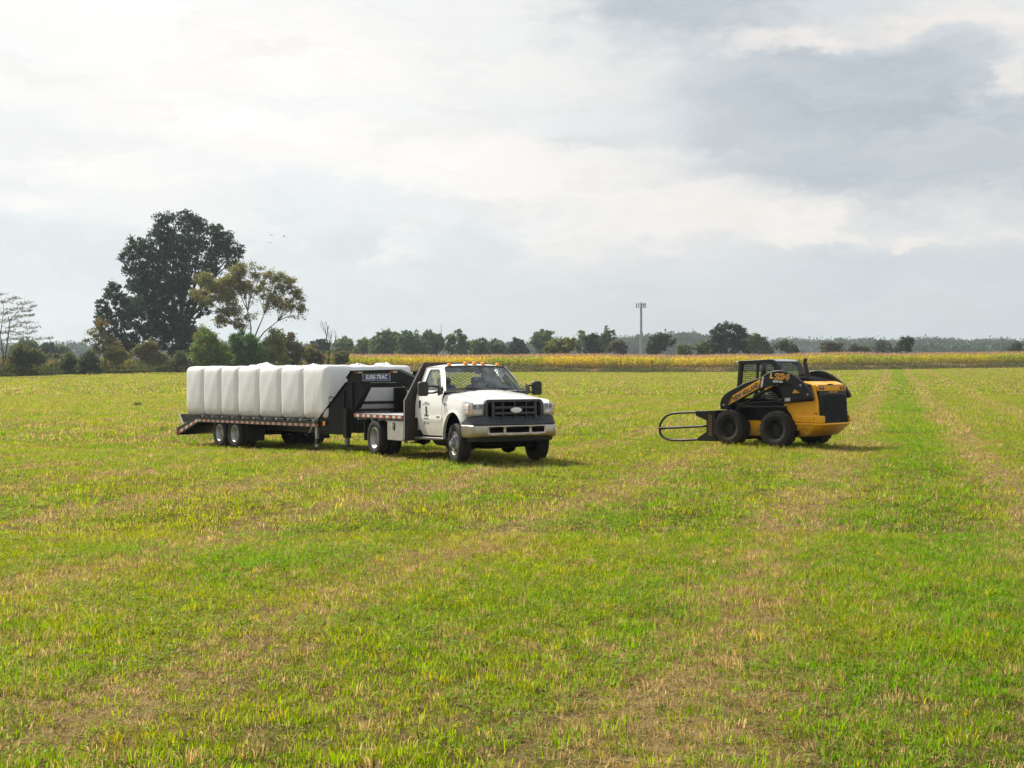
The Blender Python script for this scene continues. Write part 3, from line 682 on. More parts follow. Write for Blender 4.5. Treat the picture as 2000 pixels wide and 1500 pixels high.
# far wood along the horizon: one mass
def far_wood():
    parts = []
    for (D, x0, x1, ytop, n, seed) in ((1050, 1080, 2100, 663, 520, 3), (820, -150, 1110, 671, 380, 9), (760, 1640, 2150, 671, 110, 21), (900, 1180, 1480, 652, 150, 33)):
        for i in range(n):
            px = x0 + (x1 - x0) * (i + rng.random()) / n; yt = ytop + (fbm(np.array([px / 26.]), np.array([seed]), seed, 3)[0] - .5) * 12 + (660 - 664) * 0
            if D == 900: yt += abs(px - 1330) * .06
            p = W(px, yt, D + rng.random() * 60); h = p[2] - gz(p[0], p[1]); r = 2.2 + 3.2 * rng.random()
            for k in range(3):
                m = 60; c = np.array([p[0] + rng.normal() * 3, p[1] + rng.normal() * 5, p[2] - r * .8 - k * h * .28])
                P = c + rng.normal(size=(m, 3)) * np.array([r, r, r * .8]) * .50
                parts.append(leaves(P, 1.7, np.array([.040, .068, .038]) * (.6 + .7 * rng.random()) * (.8 + .4 * rng.random((m, 1)))))
    V, L, S, T = merge(parts); o = np_mesh('far_wood', V, L, S, FOL, T)
    tag(o, 'long band of hazy blue green woodland along the horizon', 'wood', kind='stuff')
far_wood()

# weedy margin of the field
def weeds():
    parts = []
    n = 90000; u = -.56 + 1.12 * rng.random(n); D = edge_dist(u) + .2 + rng.random(n) ** 1.3 * 7.5
    X = u * D; Z = ground(X, D)
    hl = np.interp(u, [-.6, -.41, -.28, -.18, -.10, .0, .2, .41, .6], [2.4, 2.15, 2.0, 1.8, 1.2, 1.0, .95, .95, 1.0])
    c = fbm(X * .22, D * .3, 81, 3); front = np.clip((D - edge_dist(u)) / 3.0, .25, 1)
    h = hl * (.55 + .75 * c) * front * (.6 + .55 * rng.random(n))
    left = np.clip((-.15 - u) / .06, 0, 1)
    body = lerp3((.23, .185, .085), (.085, .112, .036), np.clip(left + (c < .42) * .75, 0, 1)) * (.6 + .7 * rng.random(n))[:, None]
    parts.append(blades(X, D, Z, h, .10 + .10 * rng.random(n), h * (.1 + .25 * rng.random(n)), rng.random(n) * 6.28, body, .3, 2, rng.random(n) * 6.28))
    # plumes: goldenrod on the left, seed heads on the right
    k = rng.random(n) < np.where(left > .5, .50 * (c > .38), .35); m = int(k.sum())
    gold = lerp3((.30, .235, .12), (.215, .175, .060), left[k]) * (.65 + .6 * rng.random(m))[:, None]
    parts.append(blades(X[k], D[k], Z[k] + h[k] * .72, h[k] * (.18 + .16 * rng.random(m)), .09 + .08 * rng.random(m), .12 * rng.random(m) + .03, rng.random(m) * 6.28, gold, .2, 2, rng.random(m) * 6.28))
    # leafy filling and dark low growth in patches
    n2 = 60000; u2 = -.56 + 1.12 * rng.random(n2); D2 = edge_dist(u2) + rng.random(n2) * 5; X2 = u2 * D2
    c2 = fbm(X2 * .16, D2 * .2, 91, 3); hh = np.interp(u2, [-.6, -.18, -.10, .6], [1.6, 1.3, .95, .85]) * np.clip((c2 - .2) * 2.2, .15, 1.3)
    P = np.stack((X2, D2, ground(X2, D2) + rng.random(n2) * hh), -1)
    t = lerp3((.055, .088, .026), (.11, .115, .038), rng.random(n2)) * (.6 + .6 * rng.random(n2))[:, None]
    parts.append(leaves(P, .20, t))
    V, L, S, T = merge(parts); o = np_mesh('field_margin_weeds', V, L, S, WEED, T)
    tag(o, 'tall goldenrod and dry weeds along the far edge of the field', 'weeds', kind='stuff')
weeds()

# standing corn
def corn():
    parts = []; rows = []
    for r in range(12): rows.append((5.0 + r * .76, .22))
    d = 5.0 + 12 * .76
    while d < 150: d += 3.2 + d * .02; rows.append((d, .8))
    Xs, Ys, Rs = [], [], []
    for i, (dd, sp) in enumerate(rows):
        u = np.arange(-.148, .58, sp / 205.0); u = u + rng.normal(size=len(u)) * .0004
        D = edge_dist(u) + dd; Xs.append(u * D); Ys.append(D + rng.normal(size=len(u)) * .1); Rs.append(np.full(len(u), 1.0 if i < 12 else 0.0))
    X = np.concatenate(Xs); Y = np.concatenate(Ys); near = np.concatenate(Rs) > .5; Z = ground(X, Y); n = len(X)
    hp = 2.45 * (.80 + .30 * fbm(X * .07, Y * .07, 101, 3) + .16 * rng.random(n)); gp = np.clip((fbm(X * .10, Y * .10, 107, 3) - .42) * 4 + np.clip((-.04 - X / Y) * 8, 0, .6), 0, 1)
    az0 = rng.random(n) * 6.28
    parts.append(blades(X, Y, Z, hp, np.full(n, .05), .15 * rng.random(n), az0, np.tile([[.22, .21, .06]], (n, 1)), 0, 1, np.zeros(n)))
    for k in range(10):
        sel = near | (k >= 5); m = int(sel.sum()); t = (k + .6) / 10; z0 = Z[sel] + hp[sel] * (.08 + .80 * t)
        green = lerp3((.44, .42, .030), (.64, .46, .045), rng.random(m)); green = green * (1 - .75 * gp[sel][:, None]) + np.array([.20, .28, .035]) * .75 * gp[sel][:, None]; tan = lerp3((.30, .215, .105), (.21, .155, .07), rng.random(m))
        f = np.clip((t - .30) * 4 + .5 * (rng.random(m) - .5), 0, 1); c = tan * (1 - f[:, None]) + green * f[:, None]
        pale = (rng.random(m) < .10)[:, None]; c = np.where(pale, np.array([.46, .36, .15]), c) * (.72 + .5 * rng.random(m))[:, None]
        az = az0[sel] + k * 3.14159 + rng.normal(size=m) * .5
        parts.append(blades(X[sel], Y[sel], z0, .32 + .25 * rng.random(m), .10 + .05 * rng.random(m), .40 + .35 * rng.random(m), az, c, 1.6 if t < .5 else 1.0, 2, az + 1.57 + rng.normal(size=m) * .8))
    for k in range(4):
        az = rng.random(n) * 6.28; c = lerp3((.38, .24, .15), (.46, .32, .18), rng.random(n)) * (.7 + .5 * rng.random(n))[:, None]
        parts.append(blades(X, Y, Z + hp * .96, .30 + .22 * rng.random(n), np.full(n, .05), .06 + .16 * rng.random(n), az, c, .2, 1, rng.random(n) * 6.28))
    V, L, S, T = merge(parts); o = np_mesh('corn_field', V, L, S, CORN, T)
    tag(o, 'ripening field of yellow green corn with brown tassels behind the weeds', 'corn', kind='stuff')
corn()

# cell tower, thin mast, stakes, weed clump, birds
GALV = mat('galvanised_steel', (.33, .36, .38), .55, .6, nscale=2, namp=.25)
def tower():
    D = 420; b = W(1252, 690, D); b[2] = gz(b[0], D); top = W(1252, 592, D)[2] - b[2]
    root = empty('cell_tower', b, label='slim grey cell phone tower with antenna panels on top', cat='tower')
    m = MB(); m.tube([(0, 0, -.5), (0, 0, top * .5), (0, 0, top)], [.50, .42, .34], 14); m.build('pole', GALV, root, 50)
    p = MB()
    for k in range(3):
        a = k * 2.094 + .5; b2 = a + 2.094; r = 1.75
        for z in (top - .5, top - 1.4): p.tube([(r * math.cos(a), r * math.sin(a), z), (r * math.cos(b2), r * math.sin(b2), z)], .10, 6); p.tube([(0, 0, z), (r * .5 * (math.cos(a) + math.cos(b2)), r * .5 * (math.sin(a) + math.sin(b2)), z)], .12, 6)
    p.build('antenna_platform', GALV, root)
    for k in range(3):
        a = k * 2.094 + .5; b2 = a + 2.094; r = 1.85
        for t in (.06, .5, .94):
            x = r * (math.cos(a) * (1 - t) + math.cos(b2) * t); y = r * (math.sin(a) * (1 - t) + math.sin(b2) * t)
            q = MB(); q.box(x - .15, x + .15, y - .10, y + .10, top - 1.55, top + .1); q.build('antenna_panel', GALV, root, bevel=.03)
tower()
def mast():
    D = 640; b = W(862, 690, D); b[2] = gz(b[0], D); m = MB(); h = W(862, 632, D)[2] - b[2]
    m.tube([(0, 0, 0), (0, 0, h)], [.22, .10], 6)
    for z in (.5, .7, .85): m.tube([(-.5, 0, h * z), (.5, 0, h * z)], .05, 4)
    o = m.build('radio_mast', GALV, None); o.location = b; tag(o, 'hair thin radio mast far behind the tall distant clump', 'mast')
mast()
WOODP = mat('weathered_post', (.13, .10, .075), .9, nscale=6, namp=.5)
for (px, yb, yt, D, lb) in ((1273, 727, 703, 198, 'dark weathered post in the weeds below the cell tower'), (1927, 726, 711, 196, 'thin stake at the field edge near the right frame edge')):
    b = W(px, yb, D); b[2] = gz(b[0], D); m = MB(); h = W(px, yt, D)[2] - b[2]
    m.tube([(0, 0, -.2), (.02, 0, h * .5), (.0, .02, h)], [.11, .10, .085] if D == 198 else [.05, .05, .045], 7); m.tube([(-.13, 0, h * .8), (.13, 0, h * .82)], .03, 5)
    o = m.build('fence_post', WOODP); o.location = b; tag(o, lb, 'post')
def clumps():
    for (px, py, r, h, lb) in ((269, 797, .20, .20, 'dark weed clump alone in the grass left of the trailer'),):
        Y = H * FPX / (py - 724.0) * .99; X = (px - 1000) / FPX * Y; n = 260
        a = rng.random(n) * 6.28; rr = r * rng.random(n); h_ = h * (.5 + .7 * rng.random(n)) * (1.1 - rr / r * .6)
        V, L, S, T = blades(rr * np.cos(a), rr * np.sin(a), np.zeros(n), h_, .02 + .02 * rng.random(n), h_ * .6, a, lerp3((.060, .095, .026), (.13, .12, .05), rng.random(n)), .5, 2, rng.random(n) * 6.28)
        o = np_mesh('weed_clump', V, L, S, WEED, T); o.location = (X, Y, gz(X, Y)); tag(o, lb, 'weed')
clumps()
BIRD = mat('bird_feathers', (.05, .05, .055), .8)
for i, (px, py, lb) in enumerate(((527, 475, 'lowest of the tiny birds right of the tallest oak'), (531, 460, 'upper left of the tiny birds right of the tallest oak'), (556, 462, 'rightmost of the tiny birds right of the tallest oak'))):
    m = MB(); m.tube([(0, -.16, 0), (0, 0, .01), (0, .18, 0)], [.02, .05, .01], 6)
    for sg in (-1, 1): m.add([(0, -.05, .02), (sg * .16, .02, .09), (sg * .36, .06, .03 + .05 * i), (sg * .14, .08, .07), (0, .08, .02), (sg * .16, .04, .10)], [(0, 1, 3, 4), (1, 2, 3), (0, 4, 3, 5), (0, 5, 1), (1, 5, 3)])
    o = m.build('bird', BIRD); o.location = W(px, py, 150); o.rotation_euler = (0, 0, .6 * i); tag(o, lb, 'bird', 'birds over the hedge')
# ------------------------------------------------------------------ vehicle materials
WHITE = mat('white_paint', (.80, .80, .785), .30, nscale=1.6, namp=.05, coat=.5, dirt=((.36, .29, .20), .95, .45, .55))
WHITE2 = mat('white_paint_clean', (.82, .82, .81), .28, coat=.5)
BLKP = mat('black_plastic', (.030, .031, .034), .55, nscale=5, namp=.3, bump=.05, bscale=300)
GRIL = mat('grey_black_plastic', (.040, .044, .050), .45, nscale=4, namp=.2)
VOID = mat('black_void', (.006, .006, .007), .9, spec=0.0)
CHROME = mat('weathered_chrome', (.50, .455, .385), .30, 1.0, nscale=3, namp=.22, dirt=((.34, .26, .17), .80, .40, .6))
STEEL = mat('brushed_rim_steel', (.40, .40, .395), .50, .55, nscale=7, namp=.35)
ALU = mat('diamond_plate_aluminium', (.62, .60, .56), .36, .8, nscale=9, namp=.25, bump=.5, bscale=120)
DECKM = mat('worn_deck_steel', (.55, .55, .56), .5, .3, nscale=3, namp=.35, bump=.2)
RUST = mat('dark_rusting_steel', (.036, .032, .031), .62, .2, nscale=6, namp=.5, col2=(.066, .046, .036), bump=.25, bscale=40)
RUBBER = mat('tyre_rubber', (.016, .016, .017), .8, nscale=8, namp=.35, spec=.3, dirt=((.08, .065, .045), .5, -.5, .22))
AMBER = mat('amber_lens', (.95, .30, .015), .22, coat=.6)
REDL = mat('red_reflector', (.46, .06, .045), .4, nscale=20, namp=.35)
WHTL = mat('white_reflector', (.62, .61, .53), .4, nscale=20, namp=.25)
LENS = mat('clear_lens', (.66, .66, .66), .14, .25, nscale=6, namp=.3, coat=1.0)
LENSD = mat('lamp_reflector', (.28, .29, .31), .15, .9, nscale=10, namp=.5)
GLASS = glass('cab_glass', (.92, .97, .95), .20)
SEATM = mat('grey_cloth', (.055, .058, .066), .9, nscale=10, namp=.2)
INK = mat('dark_lettering', (.045, .045, .050), .6)
INKG = mat('faded_lettering', (.24, .245, .25), .6)
TBLK = mat('trailer_black_paint', (.0085, .009, .0105), .42, nscale=3, namp=.2, spec=.35, dirt=((.06, .05, .035), .9, .0, .22))

def ruled(inner, outer, n, yf):
    """Panel between two polylines of (x,z) with the same number of points; yf gives the out-of-plane position."""
    rows = []
    for i in range(n + 1):
        t = i / n; rows.append([(a[0] * (1 - t) + b[0] * t, yf(a[0] * (1 - t) + b[0] * t, a[1] * (1 - t) + b[1] * t, t), a[1] * (1 - t) + b[1] * t) for a, b in zip(inner, outer)])
    return rows
def resample(pts, n):
    pts = [Vector(p).to_2d() if len(p) == 3 else Vector(p) for p in pts]; d = [0]
    for a, b in zip(pts, pts[1:]): d.append(d[-1] + (b - a).length)
    out = []
    for i in range(n):
        s = d[-1] * i / (n - 1); k = 0
        while k < len(d) - 2 and d[k + 1] < s: k += 1
        t = (s - d[k]) / max(d[k + 1] - d[k], 1e-9); p = pts[k].lerp(pts[k + 1], min(max(t, 0), 1)); out.append((p.x, p.y))
    return out
def rrect(x0, x1, z0, z1, r, n=5):
    out = []
    for cx, cz, a0 in ((x1 - r, z1 - r, 0), (x0 + r, z1 - r, 90), (x0 + r, z0 + r, 180), (x1 - r, z0 + r, 270)):
        for i in range(n + 1):
            a = R(a0 + 90 * i / n); out.append((cx + r * math.cos(a), cz + r * math.sin(a)))
    return out
def ring_panel(mb, outer, inner, to3):
    """Flat frame between two loops with the same number of points."""
    n = len(outer); vs = [to3(*p) for p in outer] + [to3(*p) for p in inner]
    return mb.add(vs, [(i, (i + 1) % n, (i + 1) % n + n, i + n) for i in range(n)])
def make_tyre(mb, c, r, w, rim, sgn, lug=False, n=48):
    """Tyre about a y axle: c is the middle, sgn the outward side."""
    h = w / 2; sw = r - rim
    prof = [(-h * .80, rim), (-h * .97, rim + sw * .22), (-h, rim + sw * .5), (-h * .93, r - sw * .14), (-h * .80, r - .012)]
    if not lug:
        for g in (-.42, 0, .42):
            prof += [(h * (g - .07), r - .002), (h * (g - .06), r - .012), (h * (g + .06), r - .012), (h * (g + .07), r - .002)]
    else: prof += [(0, r - .004)]
    prof += [(h * .80, r - .012), (h * .93, r - sw * .14), (h, rim + sw * .5), (h * .97, rim + sw * .22), (h * .80, rim)]
    mb.lathe(prof, c, n, 'y', sgn)
    if lug:
        k = 22
        for i in range(k * 2):
            s = 1 if i % 2 else -1; a0 = 2 * math.pi * i / (2 * k); M = Matrix.Translation(Vector(c)) @ Matrix.Rotation(a0, 4, 'Y')
            q = MB(); a = [(-.030, s * .0, -0.005), (.030, s * .0, -.005), (.075, s * h * .94, -.02), (.005, s * h * .94, -.02)]
            lo = [(x, y, r - .02 + z) for x, y, z in a]; hi = [(x * .85, y, r + .014 + z * 1.2) for x, y, z in a]
            q.add(lo + hi, [(0, 1, 2, 3), (7, 6, 5, 4), (0, 4, 5, 1), (1, 5, 6, 2), (2, 6, 7, 3), (3, 7, 4, 0)]); q.move(M); mb.add(q.v, q.f)
    return mb
def rim_deep(mb, c, rim, w, sgn):
    h = w / 2
    mb.lathe([(h * .86, rim + .012), (h * .90, rim - .004), (h * .62, rim - .02), (h * .42, rim - .055), (-h * .05, rim - .075), (-h * .15, rim - .10), (-h * .1, .09), (h * .1, .085), (h * .12, .03), (h * .12, .0001)], c, 36, 'y', sgn)
    for i in range(8):
        a = 2 * math.pi * i / 8; p = (c[0] + .115 * math.cos(a), c[1], c[2] + .115 * math.sin(a)); mb.lathe([(-h * .1, .016), (h * .12, .014), (h * .12, .0001)], p, 6, 'y', sgn)

# ------------------------------------------------------------------ flatbed truck
def make_truck():
    th = .505
    T = empty('flatbed_truck', (-.341, 25.148, 0.0), (0, -math.atan(.014), th - math.pi / 2), 'white flatbed pickup truck with black grille and amber roof lights', 'truck')
    AX, AXR, WR = .16, -3.40, .40
    # --- fenders with wheel arches
    cx, cz, rx, rz = .115, .47, .44, .545
    arch = [(cx - rx * math.cos(a), cz + rz * math.sin(a)) for a in np.linspace(R(-2), R(150), 37)]
    arch[0] = (cx - rx, .50)
    ztop = lambda x: 1.335 - .115 * (x + .385) / 1.1 - .03 * max(0, (x - .45) / .27) ** 2
    outer = resample([(-.385, .50), (-.385, ztop(-.385))] + [(x, ztop(x)) for x in np.linspace(-.38, .70, 14)] + [(.705, .94), (arch[-1][0] + .06, arch[-1][1] - .02)], 37)
    def yfend(x, z, t=1):
        y = .985 - .055 * max(0, (z - 1.05) / .3) ** 2 - .012 * max(0, (.75 - z)) - .14 * max(0, (x - .42) / .30) ** 2
        return y + .022 * max(0, 1 - t * 4) ** 2
    for s in (-1, 1):
        m = MB(); m.grid([[(p[0], s * p[1], p[2]) for p in r] for r in ruled(arch, outer, 10, yfend)])
        # arch lip turned inwards
        m.grid([[(p[0], s * yfend(p[0], p[1], 0), p[1]) for p in arch], [(p[0], s * (yfend(p[0], p[1], 0) - .06), p[1] + .004) for p in arch]])
        rows = []
        for x in np.linspace(-.385, .705, 18):
            zt = ztop(x); ye = yfend(x, zt); hw = .70 - .055 * (x + .385); zh = 1.405 - .150 * (x + .385) / 1.09 - .02 * max(0, (x - .5) / .2) ** 2
            rows.append([(x, s * (ye * (1 - t) + hw * t), zt + (zh - .008 - zt) * math.sin(t * math.pi / 2)) for t in np.linspace(0, 1, 7)])
        m.grid(rows)
        fr_ = rows[-1]; m.grid([fr_, [(p[0] + .035, p[1] * .998, p[2] - .016) for p in fr_], [(.79 - .065 * t ** 2, s * (.935 * t + .64 * (1 - t)), 1.186 - .008 * t) for t in np.linspace(1, 0, 7)]])
        f = m.build('fender', WHITE, T, 50)
        # badge on the fender and its lower twin
        if s < 0:
            b = MB(); b.box(-.33, -.20, -.995, -.982, 1.165, 1.195); b.build('fender_badge', CHROME, f, bevel=.004)
    # --- hood
    rows = []
    for x in np.linspace(-.42, .74, 22):
        hw = .70 - .055 * (x + .385); ze = 1.405 - .150 * (x + .385) / 1.09 - .02 * max(0, (x - .5) / .2) ** 2
        r = []
        for t in np.linspace(-1, 1, 25):
            crown = .050 * (1 - t * t) + .018 * math.exp(-((abs(t) - .62) / .12) ** 2) * 0.6 + (.014 if abs(t) < .5 else 0) * (1 - max(0, (abs(t) - .4) / .1) if abs(t) > .4 else 1)
            r.append((x - .03 * t * t, t * hw, ze + crown * (1 - .35 * max(0, (x - .45) / .3))))
        rows.append(r)
    rows.append([(p[0] + .03, p[1], p[2] - .018) for p in rows[-1]]); rows.append([(p[0] - .02, p[1], p[2] - .03) for p in rows[-1]])
    m = MB(); m.grid(rows); m.build('hood', WHITE2, T, 50)
    # --- doors
    def zbot(x): return .53 + .36 * max(0, (-1.33 - x) / .24) ** 1.6
    def ydoor(x, z): return .985 - .055 * max(0, (z - 1.05) / .37) ** 2 - .030 * max(0, (.80 - z) / .3) + .012 * math.exp(-((z - .86) / .035) ** 2)
    for s in (-1, 1):
        m = MB(); rows = []
        for x in np.linspace(-1.575, -.395, 16):
            r = [(x, s * ydoor(x, z), z) for z in (zbot(x) + (1.425 - zbot(x)) * t for t in np.linspace(0, 1, 24))]; r = [(x, s * (abs(r[0][1]) - .05), r[0][2])] + r + [(x, s * (abs(r[-1][1]) - .035), 1.43)]; rows.append(r)
        m.grid(rows)
        inn = rrect(-1.46, -.545, 1.44, 1.875, .07, 4); zz = lambda z: .930 - .215 * (z - 1.42) / .5
        # slanted window opening: front edge follows the pillar
        def slant(p): x, z = p; k = (z - 1.44) / .435; return (x - (0.43 * k if x > -1.0 else 0), z)
        inn = [slant(p) for p in inn]
        def outc(p):
            x, z = p; x2 = -.40 - .52 * max(0, (z - 1.42)) / .48 if x > -1.2 else -1.575
            return x2, (1.425 if z < 1.65 else 1.925)
        outl = []
        for i, p in enumerate(inn): outl.append(outc(p))
        ring_panel(m, outl, inn, lambda x, z: (x, s * zz(z), z))
        d = m.build('door', WHITE, T, 45)
        g = MB(); g.add([(p[0], s * (zz(p[1]) - .015), p[1]) for p in inn], [tuple(range(len(inn)))]); g.build('door_window', GLASS, d, 0)
        h = MB(); h.prism(rrect(-1.47, -1.415, 1.075, 1.245, .025), s * .966, s * .998); h.build('door_handle', BLKP, d, bevel=.006)
        if s < 0:
            u, v = (1, 0, 0), (0, 0, 1)
            def P(x, z, out=.003): return plane_basis((x, -(ydoor(x, z) + out), z), u, v)
            text_mesh('ROCKING K', .095, P(-1.13, 1.175), 'arched_lettering', INKG, d, .001, .001, 0, 1.0, arc=.26)
            e = MB()
            for q in (rrect(-1.155, -1.095, 1.075, 1.125, .022), rrect(-1.165, -1.10, 1.01, 1.07, .015), [(-1.15, .955), (-1.10, .955), (-1.09, 1.0), (-1.165, 1.0)], rrect(-1.10, -1.075, 1.055, 1.075, .008), [(-1.16, 1.06), (-1.145, 1.12), (-1.17, 1.09)], rrect(-1.095, -1.07, .985, 1.03, .01)):
                e.prism(q, -.9865, -.990)
            ring_panel(e, [(-1.235, .905), (-1.005, .905), (-1.005, .953), (-1.235, .953)], [(-1.225, .912), (-1.015, .912), (-1.015, .946), (-1.225, .946)], lambda x, z: (x, -.9885, z))
            e.build('figure_emblem', INK, d, 0)
            text_mesh('FARMS', .040, P(-1.12, .929, .0035), 'banner_lettering', INK, d, .001, .001, 0, 1.35)
            text_mesh('BOARDING', .047, P(-1.12, .872, .002), 'small_lettering', INKG, d, .001, .0005, 0, 1.0)
            text_mesh('D', .075, P(-1.215, .775), 'letter_mark', INK, d, .001, .003, .3, 1.1)
            text_mesh('FARMS', .050, P(-1.07, .775), 'faded_lettering', INKG, d, .001, 0, .3, 1.0)
            b = MB(); b.box(-.64, -.50, -.995, -.978, .885, .930); b.build('door_badge', CHROME, d, bevel=.004)
    # --- cab shell: roof, pillars behind the doors, back wall with its window, cowl, sills
    m = MB(); rows = []
    for i, x in enumerate(np.linspace(-.86, -1.66, 12)):
        e = 1 - ((x + 1.28) / .38) ** 4 * .6; r = []
        for t in np.linspace(-1, 1, 17): r.append((x + (.055 * (1 - t * t) if i < 3 else 0) * (1 - i / 3), t * .725, 1.925 + .065 * (1 - abs(t) ** 3.0) * (.35 + .65 * e)))
        rows.append(r)
    m.grid(rows)
    for s in (-1, 1):
        m.grid([[(x, s * (.930 - .215 * max(0, z - 1.42) / .5 if z > 1.42 else ydoor(-1.575, z)), z) for z in list(np.linspace(.88, 1.42, 10)) + list(np.linspace(1.45, 1.925, 6))] for x in (-1.58, -1.625, -1.66)])
        # windscreen pillars
        a = [(-.315, s * .925, 1.43), (-.395, s * .94, 1.425), (-.90, s * .728, 1.925), (-.845, s * .69, 1.925)]
        m.grid([[a[0], (-.36, s * .945, 1.43), a[1]], [a[3], (-.87, s * .725, 1.93), a[2]]])
    ring_panel(m, [(-.93, .62), (.93, .62), (.93, 1.42), (.725, 1.925), (-.725, 1.925), (-.93, 1.42)], [(-.62, 1.40), (.62, 1.40), (.66, 1.45), (.60, 1.82), (-.60, 1.82), (-.66, 1.45)], lambda y, z: (-1.66, y, z))
    m.grid([[(-.36 - .0 * t * t + .14 * (1 - t * t), t * .90, 1.432) for t in np.linspace(-1, 1, 13)], [(-.44 + .10 * (1 - t * t), t * .90, 1.395) for t in np.linspace(-1, 1, 13)]])
    cab = m.build('cab', WHITE2, T, 50)
    g = MB(); g.add([(-1.655, y, z) for y, z in [(-.62, 1.40), (.62, 1.40), (.66, 1.45), (.60, 1.82), (-.60, 1.82), (-.66, 1.45)]], [tuple(range(6))]); g.build('rear_window', GLASS, cab, 0)
    # windscreen
    rows = []
    for k in np.linspace(0, 1, 8):
        rows.append([((-.345 + .14 * (1 - t * t)) * (1 - k) + (-.865 + .055 * (1 - t * t)) * k, t * (.905 * (1 - k) + .69 * k), 1.436 * (1 - k) + (1.925 + .02 * (1 - t * t)) * k) for t in np.linspace(-1, 1, 15)])
    m = MB(); m.grid(rows); ws = m.build('windscreen', GLASS, T, 60)
    m = MB(); bl = [rows[0], [(p[0] - .03, p[1] * .985, p[2] + .028) for p in rows[0]]]; m.grid([[(p[0] + .004, p[1], p[2] + .003) for p in q] for q in bl])
    tp = [rows[-1], [(p[0] + .035, p[1] * 1.01, p[2] - .03) for p in rows[-1]]]; m.grid([[(p[0] + .004, p[1], p[2] + .003) for p in q] for q in tp]); m.build('windscreen_seal', BLKP, ws)
    for y0, y1 in ((-.70, -.02), (-.02, .66)):
        m = MB(); m.tube([(-.245, y1, 1.452), (-.27, (y0 + y1) / 2, 1.478), (-.30, y0, 1.485)], [.014, .012, .008], 6); m.tube([(-.24, y1, 1.45), (-.20, y1 + .01, 1.43)], .016, 6); m.build('wiper', BLKP, T)
    # roof lights
    for y in (-.575, -.20, 0, .20, .545):
        m = MB(); z = 1.925 + .065 * (1 - abs(y / .725) ** 3) + .002
        m.lathe([(-.02, .046), (.008, .045), (.026, .038), (.036, .022), (.038, .001)], (-.885, y, z), 16, 'z'); m.build('roof_light', AMBER, T, 60)
    # --- interior
    m = MB(); m.box(-1.62, -.30, -.86, .86, .60, .72); m.box(-.46, -.20, -.86, .86, .70, 1.12); m.build('cab_floor', VOID, T)
    m = MB(); m.grid([[(-.34 - d, y, z + .02 * math.cos(y * 4)) for y in np.linspace(-.84, .84, 11)] for d, z in ((0, 1.425), (.12, 1.43), (.26, 1.40), (.30, 1.30), (.28, 1.05))]); m.build('dashboard', BLKP, T, 60)
    for y in (-.40, .40):
        m = MB(); m.prism([(-1.0, .80), (-1.02, 1.00), (-1.32, 1.02), (-1.46, 1.56), (-1.56, 1.56), (-1.50, .80)], y - .27, y + .27); se = m.build('seat', SEATM, T, bevel=.05, seg=3)
        m = MB(); m.prismx(rrect(y - .15, y + .15, 1.53, 1.72, .08), -1.56, -1.45); m.build('headrest', SEATM, se, bevel=.03, seg=3)
    m = MB(); c = Vector((-.78, .40, 1.33)); ax = Vector((-.85, 0, .5)).normalized(); u = Vector((0, 1, 0)); v = ax.cross(u)
    m.tube([tuple(c + (u * math.cos(a) + v * math.sin(a)) * .20) for a in np.linspace(0, 2 * math.pi, 25)], .018, 6, False); m.tube([tuple(c), tuple(c - ax * .32)], .03, 6)
    for a in (.3, 2.84, 4.71): m.tube([tuple(c), tuple(c + (u * math.cos(a) + v * math.sin(a)) * .2)], .016, 5)
    m.build('steering_wheel', BLKP, T)
    m = MB(); m.prismx(rrect(-.03, .24, 1.775, 1.85, .03), -.80, -.77); m.tube([(-.80, .10, 1.85), (-.86, .10, 1.91)], .012, 5); m.build('interior_mirror', BLKP, T, bevel=.01)
    # --- front: grille, lamps, bumper
    m = MB(); gf = lambda y, z: .885 - .06 * (y / .66) ** 2 - .05 * (z - .85)
    def gp(poly_o, poly_i, dx=0): ring_panel(m, poly_o, poly_i, lambda y, z: (gf(y, z) + dx, y, z))
    o_ = rrect(-.655, .655, .835, 1.262, .10, 6); i_ = rrect(-.59, .59, .885, 1.215, .06, 6); i2 = rrect(-.575, .575, .90, 1.20, .05, 6)
    o0 = [(y * 1.0, z) for y, z in o_]
    ring_panel(m, o0, o_, lambda y, z: (gf(y, z), y, z)); n = len(o_)
    m.add([(gf(y, z) - .10, y, z) for y, z in o_] + [(gf(y, z), y, z) for y, z in o_], [(i, (i + 1) % n, (i + 1) % n + n, i + n) for i in range(n)])
    gp(o_, i_); m.add([(gf(y, z), y, z) for y, z in i_] + [(gf(y, z) - .05, y, z) for y, z in i2], [(i, (i + 1) % n, (i + 1) % n + n, i + n) for i in range(n)])
    def bar(y0, y1, z0, z1, d=.012):
        k = 8
        for a in range(k):
            ya, yb = y0 + (y1 - y0) * a / k, y0 + (y1 - y0) * (a + 1) / k
            m.add([(gf(ya, z0) - .06, ya, z0), (gf(yb, z0) - .06, yb, z0), (gf(yb, z1) - .06, yb, z1), (gf(ya, z1) - .06, ya, z1), (gf(ya, z0) - d, ya, z0), (gf(yb, z0) - d, yb, z0), (gf(yb, z1) - d, yb, z1), (gf(ya, z1) - d, ya, z1)], [(4, 5, 6, 7), (0, 4, 7, 3), (0, 1, 5, 4), (2, 3, 7, 6), (1, 2, 6, 5)])
    for z in (.995, 1.105): bar(-.47, .47, z - .022, z + .022)
    for s in (-1, 1): bar(s * .53 - .035 if s > 0 else -.555, .555 if s > 0 else -.46, .89, 1.21) if False else bar(min(s * .445, s * .50), max(s * .445, s * .50), .89, 1.21)
    for y in (-.26, 0, .26): bar(y - .011, y + .011, .89, 1.21, .03)
    gr = m.build('grille', GRIL, T, 40)
    m = MB(); m.box(.70, .77, -.60, .60, .87, 1.22); m.build('grille_backing', VOID, gr)
    m = MB()
